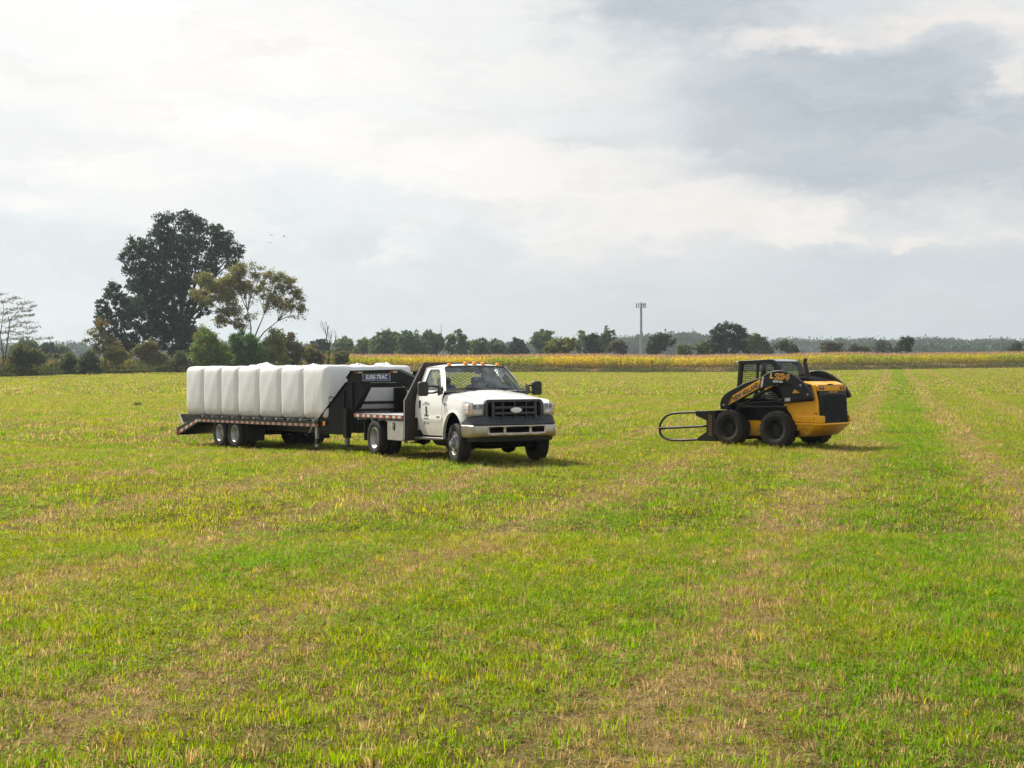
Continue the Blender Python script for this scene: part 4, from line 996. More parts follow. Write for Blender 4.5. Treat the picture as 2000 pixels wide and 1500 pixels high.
    for z in np.linspace(.905, 1.195, 14): m.box(.775, .785, -.58, .58, z - .004, z + .004)
    m.build('grille_mesh', VOID, gr)
    m = MB(); m.lathe([(0, .060), (.010, .057), (.013, .045), (.014, .001)], (0, 0, 0), 28, 'x'); m.v = [(p[0] + .885, p[1] * 2.0 + .005, p[2] * .88 + 1.05) for p in m.v]; em = m.build('oval_emblem', WHITE2, gr, 60)  # blank white face stands for an emblem washed out by light
    m = MB(); m.lathe([(-.006, .064), (.002, .066), (.006, .061)], (0, 0, 0), 28, 'x'); m.v = [(p[0] + .883, p[1] * 2.0 + .005, p[2] * .90 + 1.05) for p in m.v]; m.build('emblem_ring', CHROME, em, 60)
    for s in (-1, 1):
        m = MB(); rows = []
        for k in np.linspace(0, 1, 9):
            y = .665 + .30 * min(k / .62, 1) ** .9 + .012 * max(0, (k - .62) / .38); x = .795 - .07 * min(k / .62, 1) ** 2 - .16 * max(0, (k - .62) / .38)
            rows.append([(x - .01 * (z - .95), s * (y - .012 * max(0, (z - 1.05) / .15)), z) for z in np.linspace(.95, 1.185 - .01 * k, 5)])
        m.grid(rows); hl = m.build('headlight', LENS, T, 40, solid=.02)
        for (ya, yb, za, zb, mt, nm) in ((.70, .78, 1.08, 1.16, LENSD, 'lamp'), (.80, .885, 1.08, 1.16, LENSD, 'lamp'), (.70, .86, .985, 1.05, WHTL, 'lower_lamp'), (.87, .91, .99, 1.045, AMBER, 'turn_lamp'), (.935, .962, 1.075, 1.15, AMBER, 'side_marker'), (.935, .962, .985, 1.045, AMBER, 'side_marker')):
            q = MB(); f = lambda y: .795 - .07 * min(max((y - .665) / .30, 0), 1) ** 2.2
            q.add([(f(ya) + .002, s * ya, za), (f(yb) + .002, s * yb, za), (f(yb) + .002, s * yb, zb), (f(ya) + .002, s * ya, zb), (f(ya) - .02, s * ya, za), (f(yb) - .02, s * yb, za), (f(yb) - .02, s * yb, zb), (f(ya) - .02, s * ya, zb)], [(0, 1, 2, 3), (4, 7, 6, 5), (0, 4, 5, 1), (1, 5, 6, 2), (2, 6, 7, 3), (3, 7, 4, 0)])
            q.build(nm, mt, hl, 0, bevel=.004)
        q = MB(); q.grid([[(p[0] + .004, p[1] * 1.001, zz_) for p in [rw[2] for rw in rows]] for zz_ in (1.058, 1.072)]); q.build('lamp_bar', STEEL, hl, 0, solid=.01)
        m = MB(); m.prismx([(s * .63, .93), (s * .90, .93), (s * .90, 1.15), (s * .63, 1.15)], .45, .62); m.build('lamp_housing', VOID, T)
    bx = lambda y: .955 - .10 * (abs(y) / .98) ** 3 - .36 * max(0, (abs(y) - .90) / .10) ** 1.5
    ysb = [-1.0, -.995, -.985, -.97, -.95, -.92, -.88, -.80, -.66, -.61, -.45, -.31, -.26, -.12, 0, .12, .26, .31, .45, .61, .66, .80, .88, .92, .95, .97, .985, .995, 1.0]
    zs = [(.52, -.06), (.535, -.02), (.56, -.004), (.62, 0), (.73, 0), (.755, -.006), (.77, -.03)]
    m = MB(); slot = lambda y: any(a < y < b for a, b in ((-.61, -.31), (-.26, .26), (.31, .61)))
    vs = [(bx(y) + d, y, z - .0) for z, d in zs for y in ysb]; nn = len(ysb); fs = []
    for i in range(len(zs) - 1):
        for j in range(nn - 1):
            if i == 3 and slot((ysb[j] + ysb[j + 1]) / 2): continue
            fs.append((i * nn + j, i * nn + j + 1, (i + 1) * nn + j + 1, (i + 1) * nn + j))
    m.add(vs, fs); bp = m.build('bumper', CHROME, T, 50, solid=.02)
    for a, b in ((-.61, -.31), (-.26, .26), (.31, .61)):
        q = MB(); q.box(bx(max(abs(a), abs(b))) - .09, bx(max(abs(a), abs(b))) - .045, a - .02, b + .02, .60, .75); q.build('bumper_inlet', VOID, bp)
    kk = lambda y: min(max((abs(y) - .58) / .10, 0), 1)
    m = MB(); m.grid([[(bx(y) + d * (1 - kk(y)) + d2 * kk(y), y * (1 - .006 * k), z) for y in ysb] for k, (z, d, d2) in enumerate(((.765, -.03, -.03), (.78, -.012, -.012), (.80, -.03, -.015), (.83, -.10, -.02), (.86, -.13, -.03), (.93, -.155, -.06), (.95, -.24, -.16)))]); m.build('bumper_cover', GRIL, T, 50)
    m = MB(); m.grid([[(bx(y) + d - .05, y * .96, z) for y in ysb[3:-3]] for z, d in ((.535, 0), (.50, -.01), (.455, -.03), (.44, -.10))]); m.build('valance', BLKP, T, 50)
    # --- wheels
    for s in (-1, 1):
        for nm, x, y, dual in (('front_wheel', AX, .875, False), ('rear_wheel', AXR, 1.085, True), ('rear_wheel', AXR, .80, True)):
            w = empty(nm, (x, s * y, WR)); w.parent = T
            st = Matrix.Rotation(R(-6), 4, 'Z') if not dual else Matrix.Identity(4)
            m = MB(); make_tyre(m, (0, 0, 0), WR, .235, .228, s); m.move(st); m.build('tyre', RUBBER, w, 45)
            m = MB()
            if dual: rim_deep(m, (0, 0, 0), .228, .235, s)
            else:
                h = .118
                m.lathe([(h * .86, .238), (h * .92, .224), (h * .70, .212), (h * .66, .19), (h * .95, .155), (h * 1.0, .12), (h * .80, .105), (h * .80, .075), (h * 1.5, .068), (h * 1.6, .055), (h * 1.62, .001)], (0, 0, 0), 40, 'y', s)
                for i in range(8):
                    a = 2 * math.pi * i / 8; m.lathe([(h * .8, .016), (h * 1.12, .014), (h * 1.14, .001)], (.098 * math.cos(a), 0, .098 * math.sin(a)), 8, 'y', s)
            m.move(st); rm = m.build('rim', STEEL, w, 40)
            if not dual:
                q = MB()
                for i in range(4):
                    a = math.pi * i / 2 + .75; c = (.172 * math.cos(a), s * .1135, .172 * math.sin(a)); q = MB(); q.disc(c, .034, 14, 'y', .026)
                    q.move(st @ Matrix.Translation((0, s * .003, 0))); q.build('hand_hole', VOID, rm, 0)
            q = MB(); q.lathe([(-.1, .22), (-.1, .02)], (0, 0, 0), 24, 'y', s); q.build('brake_disc', VOID, w, 0)
    # --- chassis and underside
    m = MB()
    for s in (-1, 1): m.box(-4.4, .70, s * .43 - .04, s * .43 + .04, .52, .74)
    m.box(-.50, .68, -.73, .73, .60, 1.12); m.box(-.20, .72, -.40, .40, .38, .62)  # engine mass as dark boxes, put in to block light behind the arches
    m.tube([(AX, -.75, .36), (AX - .05, -.2, .33), (AX, .75, .36)], .06, 8); m.tube([(AXR, -.9, WR), (AXR, .9, WR)], .08, 10); m.lathe([(-.17, .05), (-.12, .15), (0, .19), (.12, .15), (.17, .05)], (AXR, 0, WR), 16, 'y'); m.lathe([(-.14, .05), (-.1, .13), (0, .16), (.1, .13), (.14, .05)], (AX, .22, .34), 16, 'y')
    m.tube([(.35, -.5, .42), (.35, .5, .42)], .03, 6); m.box(.45, .60, -.52, -.40, .34, .50); m.box(.45, .60, .40, .52, .34, .50)
    m.build('chassis', VOID, T)
    m = MB(); m.lathe([(-.45, .01), (-.44, .17), (-.40, .20), (.40, .20), (.44, .17), (.45, .01)], (-1.25, -.40, .42), 20, 'x'); m.v = [(p[0], p[1], .42 + (p[2] - .42) * .72) for p in m.v]; m.build('fuel_tank', BLKP, T, 40)
    for s in (-1, 1):
        m = MB(); m.prism([(-1.62, .43), (-.30, .45), (-.25, .47), (-.30, .50), (-1.40, .49), (-1.62, .48)], s * .80, s * 1.035); m.build('running_board', mat('running_board_grey', (.16, .155, .15), .4, .4, nscale=8, namp=.3), T, bevel=.015, seg=3)
        q = MB(); q.box(-1.60, -.35, s * .72 - .03, s * .72 + .03, .44, .56); q.build('rocker', BLKP, T)
    # --- tow mirrors
    for s in (-1, 1):
        mr = empty('tow_mirror', (-.58, s * 1.31, 1.475)); mr.parent = T
        m = MB(); m.prismx(rrect(-.105, .105, -.145, .145, .05), -.055, .06); m.build('mirror_shell', BLKP, mr, bevel=.03, seg=3)
        q = MB(); q.prismx(rrect(-.09, .09, -.13, .13, .04), -.06, -.057); q.build('mirror_glass', LENSD, mr, 0)
        a = MB()
        for z in (.055, -.085): a.tube([(0, -s * .09, z), (.02, -s * .20, z), (.10, -s * .31, z * .6)], [.020, .020, .03], 7)
        a.prism([(.06, -.14), (.26, -.10), (.22, .02), (.10, .11)], -s * .325, -s * .29); a.build('mirror_arm', BLKP, mr, bevel=.008)
    m = MB(); m.tube([(-.28, -.88, 1.43), (-.31, -.88, 1.78)], [.006, .003], 5); m.build('antenna', BLKP, T)
    # --- flatbed with headboard
    fb = MB(); fb.box(-4.50, -1.81, -1.17, 1.17, .875, .915)
    for x in np.arange(-4.4, -1.85, .4): fb.box(x - .03, x + .03, -1.16, 1.16, .78, .875)
    dk = fb.build('deck', DECKM, T)
    m = MB()
    for s in (-1, 1): m.box(-4.54, -1.80, min(s * 1.17, s * 1.205), max(s * 1.17, s * 1.205), .825, .922)
    m.box(-4.545, -4.50, -1.17, 1.17, .825, .922); m.build('deck_rail', RUST, dk, bevel=.004)
    r_ = random.Random(4); x = -4.52; k = 0
    for s in (-1, 1):
        x = -4.52; k = 0
        while x < -1.86:
            w = .135 + .02 * r_.random(); q = MB(); q.box(x, min(x + w, -1.84), s * 1.2065 - .001, s * 1.2065 + .001, .850 + .004 * r_.random(), .908); q.build('reflector_strip', REDL if k % 2 == 0 else WHTL, dk, 0); x += w + (.0 if r_.random() < .7 else .05); k += 1
    hb = MB(); pl = [(-1.2, .40), (1.2, .40), (1.2, 1.22), (.75, 2.03), (-.75, 2.03), (-1.2, 1.22)]; wi = [(-.60, 1.36), (.60, 1.36), (.66, 1.42), (.62, 1.95), (-.62, 1.95), (-.66, 1.42)]
    for xx in (-1.80, -1.745): ring_panel(hb, pl, wi, lambda y, z: (xx, y, z))
    for lp in (pl, wi):
        n = len(lp); hb.add([(-1.80, *p) for p in lp] + [(-1.745, *p) for p in lp], [(i, (i + 1) % n, (i + 1) % n + n, i + n) for i in range(n)])
    h = hb.build('headboard', RUST, T, 0, bevel=.006)
    m = MB(); cut = lambda y0, z0, y1, z1: m.tube([(-1.772, y0, z0), (-1.772, y1, z1)], .0052, 4, False)
    for i in range(-14, 30):
        for sg in (1, -1):
            # expanded metal: shallow crossing strands clipped to the opening
            c0 = i * .062; pts = []
            ya, yb = -.64, .64
            za = 1.30 + c0 + (0 if sg > 0 else .64); zb = za + sg * .64
            if zb == za: continue
            t0, t1 = sorted(((1.37 - za) / (zb - za), (1.945 - za) / (zb - za))); t0 = max(t0, 0); t1 = min(t1, 1)
            if t1 - t0 > .02: cut(ya + (yb - ya) * t0, za + (zb - za) * t0, ya + (yb - ya) * t1, za + (zb - za) * t1)
    m.build('guard_mesh', BLKP, h, 0)
    # pale line drawn along the outer edge of the headboard plate
    for s in (-1, 1):
        q = MB(); q.tube([(-1.735, s * 1.205, .42), (-1.735, s * 1.205, 1.225), (-1.735, s * .753, 2.035)], .012, 4); q.build('pale_edge', DECKM, h, 0)
    for s in (-1, 1):
        m = MB(); m.box(-2.68, -1.88, min(s * .78, s * 1.185), max(s * .78, s * 1.185), .385, .80); tb = m.build('toolbox', ALU, T, bevel=.01)
        q = MB(); q.prism(rrect(-2.37, -2.27, .60, .775, .045), s * 1.183, s * 1.20); q.build('latch', BLKP, tb, bevel=.006)
        q = MB(); q.prism(rrect(-2.335, -2.305, .65, .73, .012), s * 1.20, s * 1.207); q.build('latch_handle', STEEL, tb, bevel=.003)
        q = MB(); q.box(-2.06, -1.92, s * 1.186 - .002, s * 1.186 + .002, .72, .775); q.build('maker_plate', mat('dull_plate', (.34, .30, .28), .5), tb, 0)
        m = MB(); m.box(-3.98, -3.955, s * .70 if s > 0 else -1.19, 1.19 if s > 0 else -.70, .33, .80); m.build('mudflap', RUBBER, T)
        m = MB(); m.prism([(-1.86, .80), (-1.80, .80), (-1.80, .55), (-1.83, .42), (-1.86, .42)], s * 1.02, s * 1.19); m.build('step_bracket', ALU, T, bevel=.004)
    m = MB(); m.tube([(-2.9, .3, .92), (-2.75, .25, 1.02), (-2.55, .2, 1.03), (-2.35, .25, .925)], .014, 6); m.build('tie_chain', STEEL, T)
make_truck()
# ------------------------------------------------------------------ gooseneck trailer and its load
WRAP = mat('bale_wrap', (.80, .80, .805), .30, nscale=2.2, namp=.05, spec=.5, dirt=((.46, .42, .36), .45, .10, .45))
def wrap_material():
    m = WRAP; N = m.node_tree; b = next(n for n in N.nodes if n.type == 'BSDF_PRINCIPLED')
    tc = N.nodes.new('ShaderNodeTexCoord'); mp = N.nodes.new('ShaderNodeMapping'); mp.inputs['Scale'].default_value = (16, 16, 2.4); nz = N.nodes.new('ShaderNodeTexNoise'); nz.inputs['Scale'].default_value = 2.0; nz.inputs['Detail'].default_value = 5
    bp = N.nodes.new('ShaderNodeBump'); bp.inputs['Strength'].default_value = .36; bp.inputs['Distance'].default_value = .03
    N.links.new(tc.outputs['Object'], mp.inputs[0]); N.links.new(mp.outputs[0], nz.inputs['Vector']); N.links.new(nz.outputs['Fac'], bp.inputs['Height']); N.links.new(bp.outputs[0], b.inputs['Normal'])
    b.inputs['Subsurface Weight'].default_value = .25; b.inputs['Subsurface Radius'].default_value = (.25, .24, .22); b.inputs['Subsurface Scale'].default_value = .3
wrap_material()
TO = (-2.17, 28.68); TTH = .68
def tmat(): return (TO[0], TO[1], 0.0), (0, -math.atan(.013), TTH - math.pi / 2)
def make_trailer():
    loc, rot = tmat()
    T = empty('gooseneck_trailer', loc, rot, 'black gooseneck flatbed trailer with red and white edge tape under the bales', 'trailer')
    # heights below are in the trailer's tilted frame: add back the tilt so that numbers stay as measured
    K = .013
    def Z(x, z): return z - K * x
    XF, XB, XT = -2.2, -8.72, -10.12
    zt = lambda x: Z(x, .625 + .0126 * (x + 2.2) + .040)       # top of the deck
    z0, z1 = zt(XF), zt(XB)
    # deck
    m = MB(); m.prism([(XB, z1 - .05), (XF + .02, z0 - .05), (XF + .02, z0), (XB, z1)], -1.25, 1.25)
    wood = mat('trailer_planks', (.070, .062, .048), .8, nscale=5, namp=.4); dk = m.build('deck', wood, T, bevel=.003)
    ztail = Z(XT, .19)
    m = MB(); m.prism([(XT, ztail - .03), (XB - .01, z1 - .05), (XB - .01, z1), (XT, ztail + .03)], -1.25, 1.25); m.build('dovetail', TBLK, T)
    # side rails with tape
    for s in (-1, 1):
        m = MB(); a, b = s * 1.25, s * 1.295
        m.prism([(XB, z1 - .17), (XF, z0 - .17), (XF, z0 + .005), (XB, z1 + .005)], min(a, b), max(a, b)); m.prism([(XT, ztail - .20), (XB, z1 - .17), (XB, z1 + .005), (XT, ztail + .02)], min(a, b), max(a, b))
        rl = m.build('side_rail', TBLK, T, bevel=.004)
        m = MB(); m.prism([(XB, z1 - .075), (XF, z0 - .075), (XF, z0 - .035), (XB, z1 - .035)], s * 1.295, s * 1.33)
        for x in np.arange(XB + .1, XF, .60): m.prism([(x - .035, zt(x) - .07), (x + .035, zt(x) - .07), (x + .035, zt(x) + .012), (x - .035, zt(x) + .012)], s * 1.295, s * 1.325)
        m.build('rub_rail', TBLK, rl)
        for x in np.arange(XB + .1, XF, .60):
            q = MB(); q.prism([(x + .19, zt(x) - .035), (x + .24, zt(x) - .035), (x + .24, zt(x) + .022), (x + .19, zt(x) + .022)], s * 1.262, s * 1.335); q.build('strap_clip', STEEL, rl, 0)
        n = 46
        for i in range(n):
            x0 = XB + (XF - .02 - XB) * i / n; x1 = XB + (XF - .02 - XB) * (i + 1) / n
            q = MB(); q.prism([(x0, zt(x0) - .157), (x1, zt(x1) - .157), (x1, zt(x1) - .090), (x0, zt(x0) - .090)], s * 1.2955, s * 1.298); q.build('reflector_strip', WHTL if i % 2 == 0 else REDL, rl, 0)
        for i in range(8):
            t0, t1 = .05 + .9 * i / 8, .05 + .9 * (i + 1) / 8; f = lambda t, k: (XT + (XB - XT) * t, (ztail - .20) * (1 - t) + (z1 - .17) * t + k)
            q = MB(); q.prism([f(t0, .03), f(t1, .03), f(t1, .11), f(t0, .11)], s * 1.2955, s * 1.298); q.build('reflector_strip', WHTL if i % 2 else REDL, rl, 0)
    # folded rear ramp standing up at the tail, with its prop
    m = MB()
    for s in (-1, 1):
        m.prism([(XT - .02, ztail + .05), (XT + .95, z1 - .03), (XT + .90, z1 + .035), (XT - .09, Z(XT, .60)), (XT - .16, Z(XT, .575))], s * .50, s * 1.12)
    m.build('rear_ramp', TBLK, T, bevel=.006)
    m = MB()
    for s in (-1, 1):
        m.tube([(XT - .12, s * 1.18, Z(XT, .59)), (XT + .32, s * 1.24, Z(XT, .30))], .022, 6); m.tube([(XT + .32, s * 1.24, Z(XT, .30)), (XT + .50, s * 1.24, Z(XT, .37))], .015, 6)
    m.build('ramp_prop', STEEL, T)
    m = MB(); m.box(XT - .05, XT, -1.29, 1.29, Z(XT, .0), ztail + .03); m.prism([(XT, Z(XT, 0)), (XB + 1.0, z1 - .36), (XB + 1.0, z1 - .17), (XB, z1 - .19), (XT, ztail - .03)], -.9, .9); tail = m.build('tail_frame', TBLK, T)
    for s in (-1, 1):
        for y in (1.18, 1.02): q = MB(); q.disc((XT - .054, s * y, Z(XT, .12)), .045, 16, 'x'); q.build('tail_lamp', REDL, tail, 0)
    # frame beams
    m = MB()
    for s in (-1, 1):
        m.prism([(XB + .4, z1 - .33), (XF + .1, z0 - .38), (XF + .1, z0 - .05), (XB + .4, z1 - .05)], s * .50, s * .56)
        for dz in (-.35, -.07): m.prism([(XB + .4, z1 + dz), (XF + .1, z0 + dz), (XF + .1, z0 + dz + .02), (XB + .4, z1 + dz + .02)], s * .45, s * .61)
    for x in np.arange(XB + .3, XF, .61): m.box(x - .03, x + .03, -1.25, 1.25, zt(x) - .14, zt(x) - .05)
    m.build('frame', TBLK, T)
    # tandem dual wheels
    wz = Z(-7.1, .168); WRR = .40
    for x in (-7.50, -6.61):
        m = MB(); m.tube([(x, -.95, wz), (x, .95, wz)], .065, 10); m.tube([(x - .42, -.52, wz + .17), (x, -.52, wz + .08), (x + .42, -.52, wz + .17)], .03, 6); m.tube([(x - .42, .52, wz + .17), (x, .52, wz + .08), (x + .42, .52, wz + .17)], .03, 6); m.build('axle', VOID, T)
        for s in (-1, 1):
            for y in (1.165, .885):
                w = empty('wheel', (x, s * y, wz)); w.parent = T
                m = MB(); make_tyre(m, (0, 0, 0), WRR, .225, .215, s); m.build('tyre', RUBBER, w, 45)
                m = MB(); rim_deep(m, (0, 0, 0), .215, .225, s); m.build('rim', STEEL, w, 40)
    for s in (-1, 1):
        q = MB(); q.box(-6.0, -5.97, s * .72 if s > 0 else -1.24, 1.24 if s > 0 else -.72, Z(-6, .0), Z(-6, .42)); q.build('mudflap', RUBBER, T)
    # neck: plates rise from the front corners of the deck, beams run in to the coupler
    for s in (-1, 1):
        def side(x, z, off=0):                                   # the neck's two sides close in towards the hitch
            y = 1.255 - .83 * np.clip((x + 2.2) / 2.1, 0, 1); return (x, s * (y - off), z)
        m = MB(); poly = [(-2.2, .60), (-2.2, .705), (-1.80, 1.165), (-1.45, 1.568), (-1.45, 1.66), (-1.31, 1.828), (-1.12, 1.832), (-.86, 1.535), (-1.20, .955), (-1.30, .84), (-1.31, .40), (-1.95, .42), (-2.2, .44)]
        poly = [(x, Z(x, z)) for x, z in poly]; n = len(poly)
        m.add([side(x, z) for x, z in poly] + [side(x, z, .05) for x, z in poly], [tuple(range(n)), tuple(range(2 * n - 1, n - 1, -1))] + [(i, i + n, (i + 1) % n + n, (i + 1) % n) for i in range(n)])
        # flanges along the slope
        for a, b in (((-2.2, .705), (-1.45, 1.568)), ((-1.45, 1.66), (-1.31, 1.828)), ((-1.20, .955), (-.86, 1.535))):
            p, q = side(a[0], Z(*a), -.05), side(b[0], Z(*b), -.05); p2, q2 = side(a[0], Z(*a), .10), side(b[0], Z(*b), .10)
            m.add([p, q, q2, p2] + [(v[0] + .012, v[1], v[2] - .012) for v in (p, q, q2, p2)], [(0, 1, 2, 3), (7, 6, 5, 4), (0, 4, 5, 1), (1, 5, 6, 2), (2, 6, 7, 3), (3, 7, 4, 0)])
        for xx in (-1.50, -1.28): p = side(xx, 0); m.prism([(xx - .012, Z(xx, .46)), (xx + .012, Z(xx, .46)), (xx + .012, Z(xx, .8 + .82 * (xx + 2.2))), (xx - .012, Z(xx, .8 + .82 * (xx + 2.2)))], p[1], p[1] + s * .05)
        up = m.build('neck_upright', TBLK, T, 0, bevel=.004)
        # horizontal I beam and drop to the coupler
        b = MB()
        def seg(x0, zt0, zb0, x1, zt1, zb1, y0, y1):
            for (oa, ob, ta, tb, ba, bb) in ((.012, -.012, zt0, zt1, zb0, zb1), (.075, -.075, zt0, zt1, zt0 - .025, zt1 - .025), (.075, -.075, zb0 + .025, zb1 + .025, zb0, zb1)):
                vs = [(x0, s * (y0 + oa), ba), (x1, s * (y1 + oa), bb), (x1, s * (y1 + oa), tb), (x0, s * (y0 + oa), ta), (x0, s * (y0 + ob), ba), (x1, s * (y1 + ob), bb), (x1, s * (y1 + ob), tb), (x0, s * (y0 + ob), ta)]
                b.add(vs, [(0, 1, 2, 3), (7, 6, 5, 4), (0, 4, 5, 1), (1, 5, 6, 2), (2, 6, 7, 3), (3, 7, 4, 0)])
        ya, yb, yc = .90, .42, .16
        seg(-1.31, Z(-1.31, 1.832), Z(-1.31, 1.552), -.10, Z(-.1, 1.86), Z(-.1, 1.565), ya, yb); seg(-.10, Z(-.1, 1.86), Z(-.1, 1.565), .30, Z(.3, 1.66), Z(.3, 1.36), yb, yc)
        nb = b.build('neck_beam', TBLK, T, 0, bevel=.003)
        u = Vector((1.21, -s * .48, 0)).normalized(); nrm = Vector((.48, s * 1.21, 0)).normalized()
        def bp(t, z, off=.016): return (-1.31 + 1.21 * t + nrm.x * off, s * (ya + (yb - ya) * t) + nrm.y * off, Z(-1.31 + 1.21 * t, z))
        for t0, t1, mt in ((.05, .135, REDL), (.135, .23, WHTL), (.81, .89, REDL), (.89, .985, WHTL)):
            q = MB(); q.add([bp(t0, 1.765 + .02 * t0), bp(t1, 1.765 + .02 * t1), bp(t1, 1.815 + .02 * t1), bp(t0, 1.815 + .02 * t0)], [(0, 1, 2, 3)]); q.build('reflector_strip', mt, nb, 0, solid=.003)
        if s < 0:
            q = MB(); c = [(.23, 1.590), (.83, 1.600), (.83, 1.765), (.23, 1.752)]; q.add([bp(t, z, .0165) for t, z in c], [(0, 1, 2, 3)]); q.build('sign_border', WHTL, nb, 0, solid=.002)
            q = MB(); c = [(.24, 1.600), (.82, 1.610), (.82, 1.756), (.24, 1.743)]; q.add([bp(t, z, .019) for t, z in c], [(0, 1, 2, 3)]); q.build('sign_plate', mat('sign_blue', (.030, .055, .20), .4), nb, 0, solid=.002)
            M = plane_basis(bp(.53, 1.678, .0205), (u.x, u.y, .01), (0, 0, 1)); text_mesh('SURE-TRAC', .138, M, 'sign_lettering', mat('sign_white', (.80, .80, .80), .5), nb, .002, .0035, .18, .86)
    m = MB(); m.tube([(.02, 0, Z(0, 1.62)), (.02, 0, Z(0, 1.02))], .075, 12); m.tube([(.02, 0, Z(0, 1.06)), (.02, 0, Z(0, .92))], .10, 12); m.box(-.12, .36, -.24, .24, Z(0, 1.38), Z(0, 1.66)); m.build('coupler', TBLK, T, bevel=.006)
    # cross members, toolbox between the uprights, headboard slats before the bales
    m = MB(); m.box(-1.10, -1.00, -.80, .80, Z(-1, 1.44), Z(-1, 1.55)); m.box(-1.85, -1.79, -1.0, 1.0, Z(-1.8, 1.03), Z(-1.8, 1.10)); m.box(-1.85, -1.79, -1.05, 1.05, Z(-1.8, .86), Z(-1.8, .92)); m.box(-2.18, -1.62, -.98, .98, Z(-2, .36), Z(-2, .74)); m.box(-1.66, -1.18, -.85, .85, Z(-1.4, .38), Z(-1.4, .62))
    m.box(-1.86, -1.78, .60, .95, Z(-1.8, .62), Z(-1.8, 1.42)); m.build('front_frame', TBLK, T, bevel=.005)
    m = MB(); m.box(-1.0, -.97, .28, .56, Z(-1, 1.45), Z(-1, 1.49)); m.build('rating_plate', STEEL, T, 0)
    # landing legs with feet, stake pocket strut, marker lamp, strap, grab handle
    for s in (-1, 1):
        m = MB(); m.box(-1.50, -1.36, s * .98 - .07, s * .98 + .07, Z(-1.4, .27), Z(-1.4, .95)); lg = m.build('landing_leg', TBLK, T, bevel=.004)
        q = MB(); q.box(-1.475, -1.385, s * .98 - .045, s * .98 + .045, Z(-1.4, .10), Z(-1.4, .27)); q.build('leg_tube', mat('leg_grey', (.30, .30, .31), .5, .4, nscale=8, namp=.4), lg)
        q = MB(); q.box(-1.56, -1.30, s * .98 - .12, s * .98 + .12, Z(-1.4, .075), Z(-1.4, .10)); q.build('foot', TBLK, lg)
        m = MB(); m.box(-2.36, -2.27, s * 1.27 - .03, s * 1.27 + .03, Z(-2.3, .02), Z(-2.3, .50)); ju = m.build('jack_arm', STEEL, T, bevel=.006)
        q = MB(); q.box(-2.365, -2.265, s * 1.275 - .034, s * 1.275 + .034, Z(-2.3, .10), Z(-2.3, .22)); q.build('jack_collar', TBLK, ju)
        q = MB(); q.prism(rrect(-2.06, -1.98, Z(-2, .54), Z(-2, .64), .015), s * 1.256 - .01, s * 1.256 + .02); q.build('marker_lamp', AMBER, T, bevel=.005)
        m = MB(); m.tube([(-2.20, s * 1.28, Z(-2.2, .73)), (-2.30, s * 1.32, Z(-2.2, .70)), (-2.42, s * 1.34, Z(-2.2, .52)), (-2.58, s * 1.33, Z(-2.2, .35))], .010, 5); m.build('loose_strap', WHTL, T)
        m = MB(); m.tube([(-1.90, s * 1.13, Z(-1.9, 1.06)), (-1.98, s * 1.16, Z(-1.9, 1.13)), (-1.92, s * 1.14, Z(-1.9, 1.23)), (-1.80, s * 1.09, Z(-1.8, 1.19))], .011, 6); m.build('grab_handle', TBLK, T)
    return zt
ZT = make_trailer()

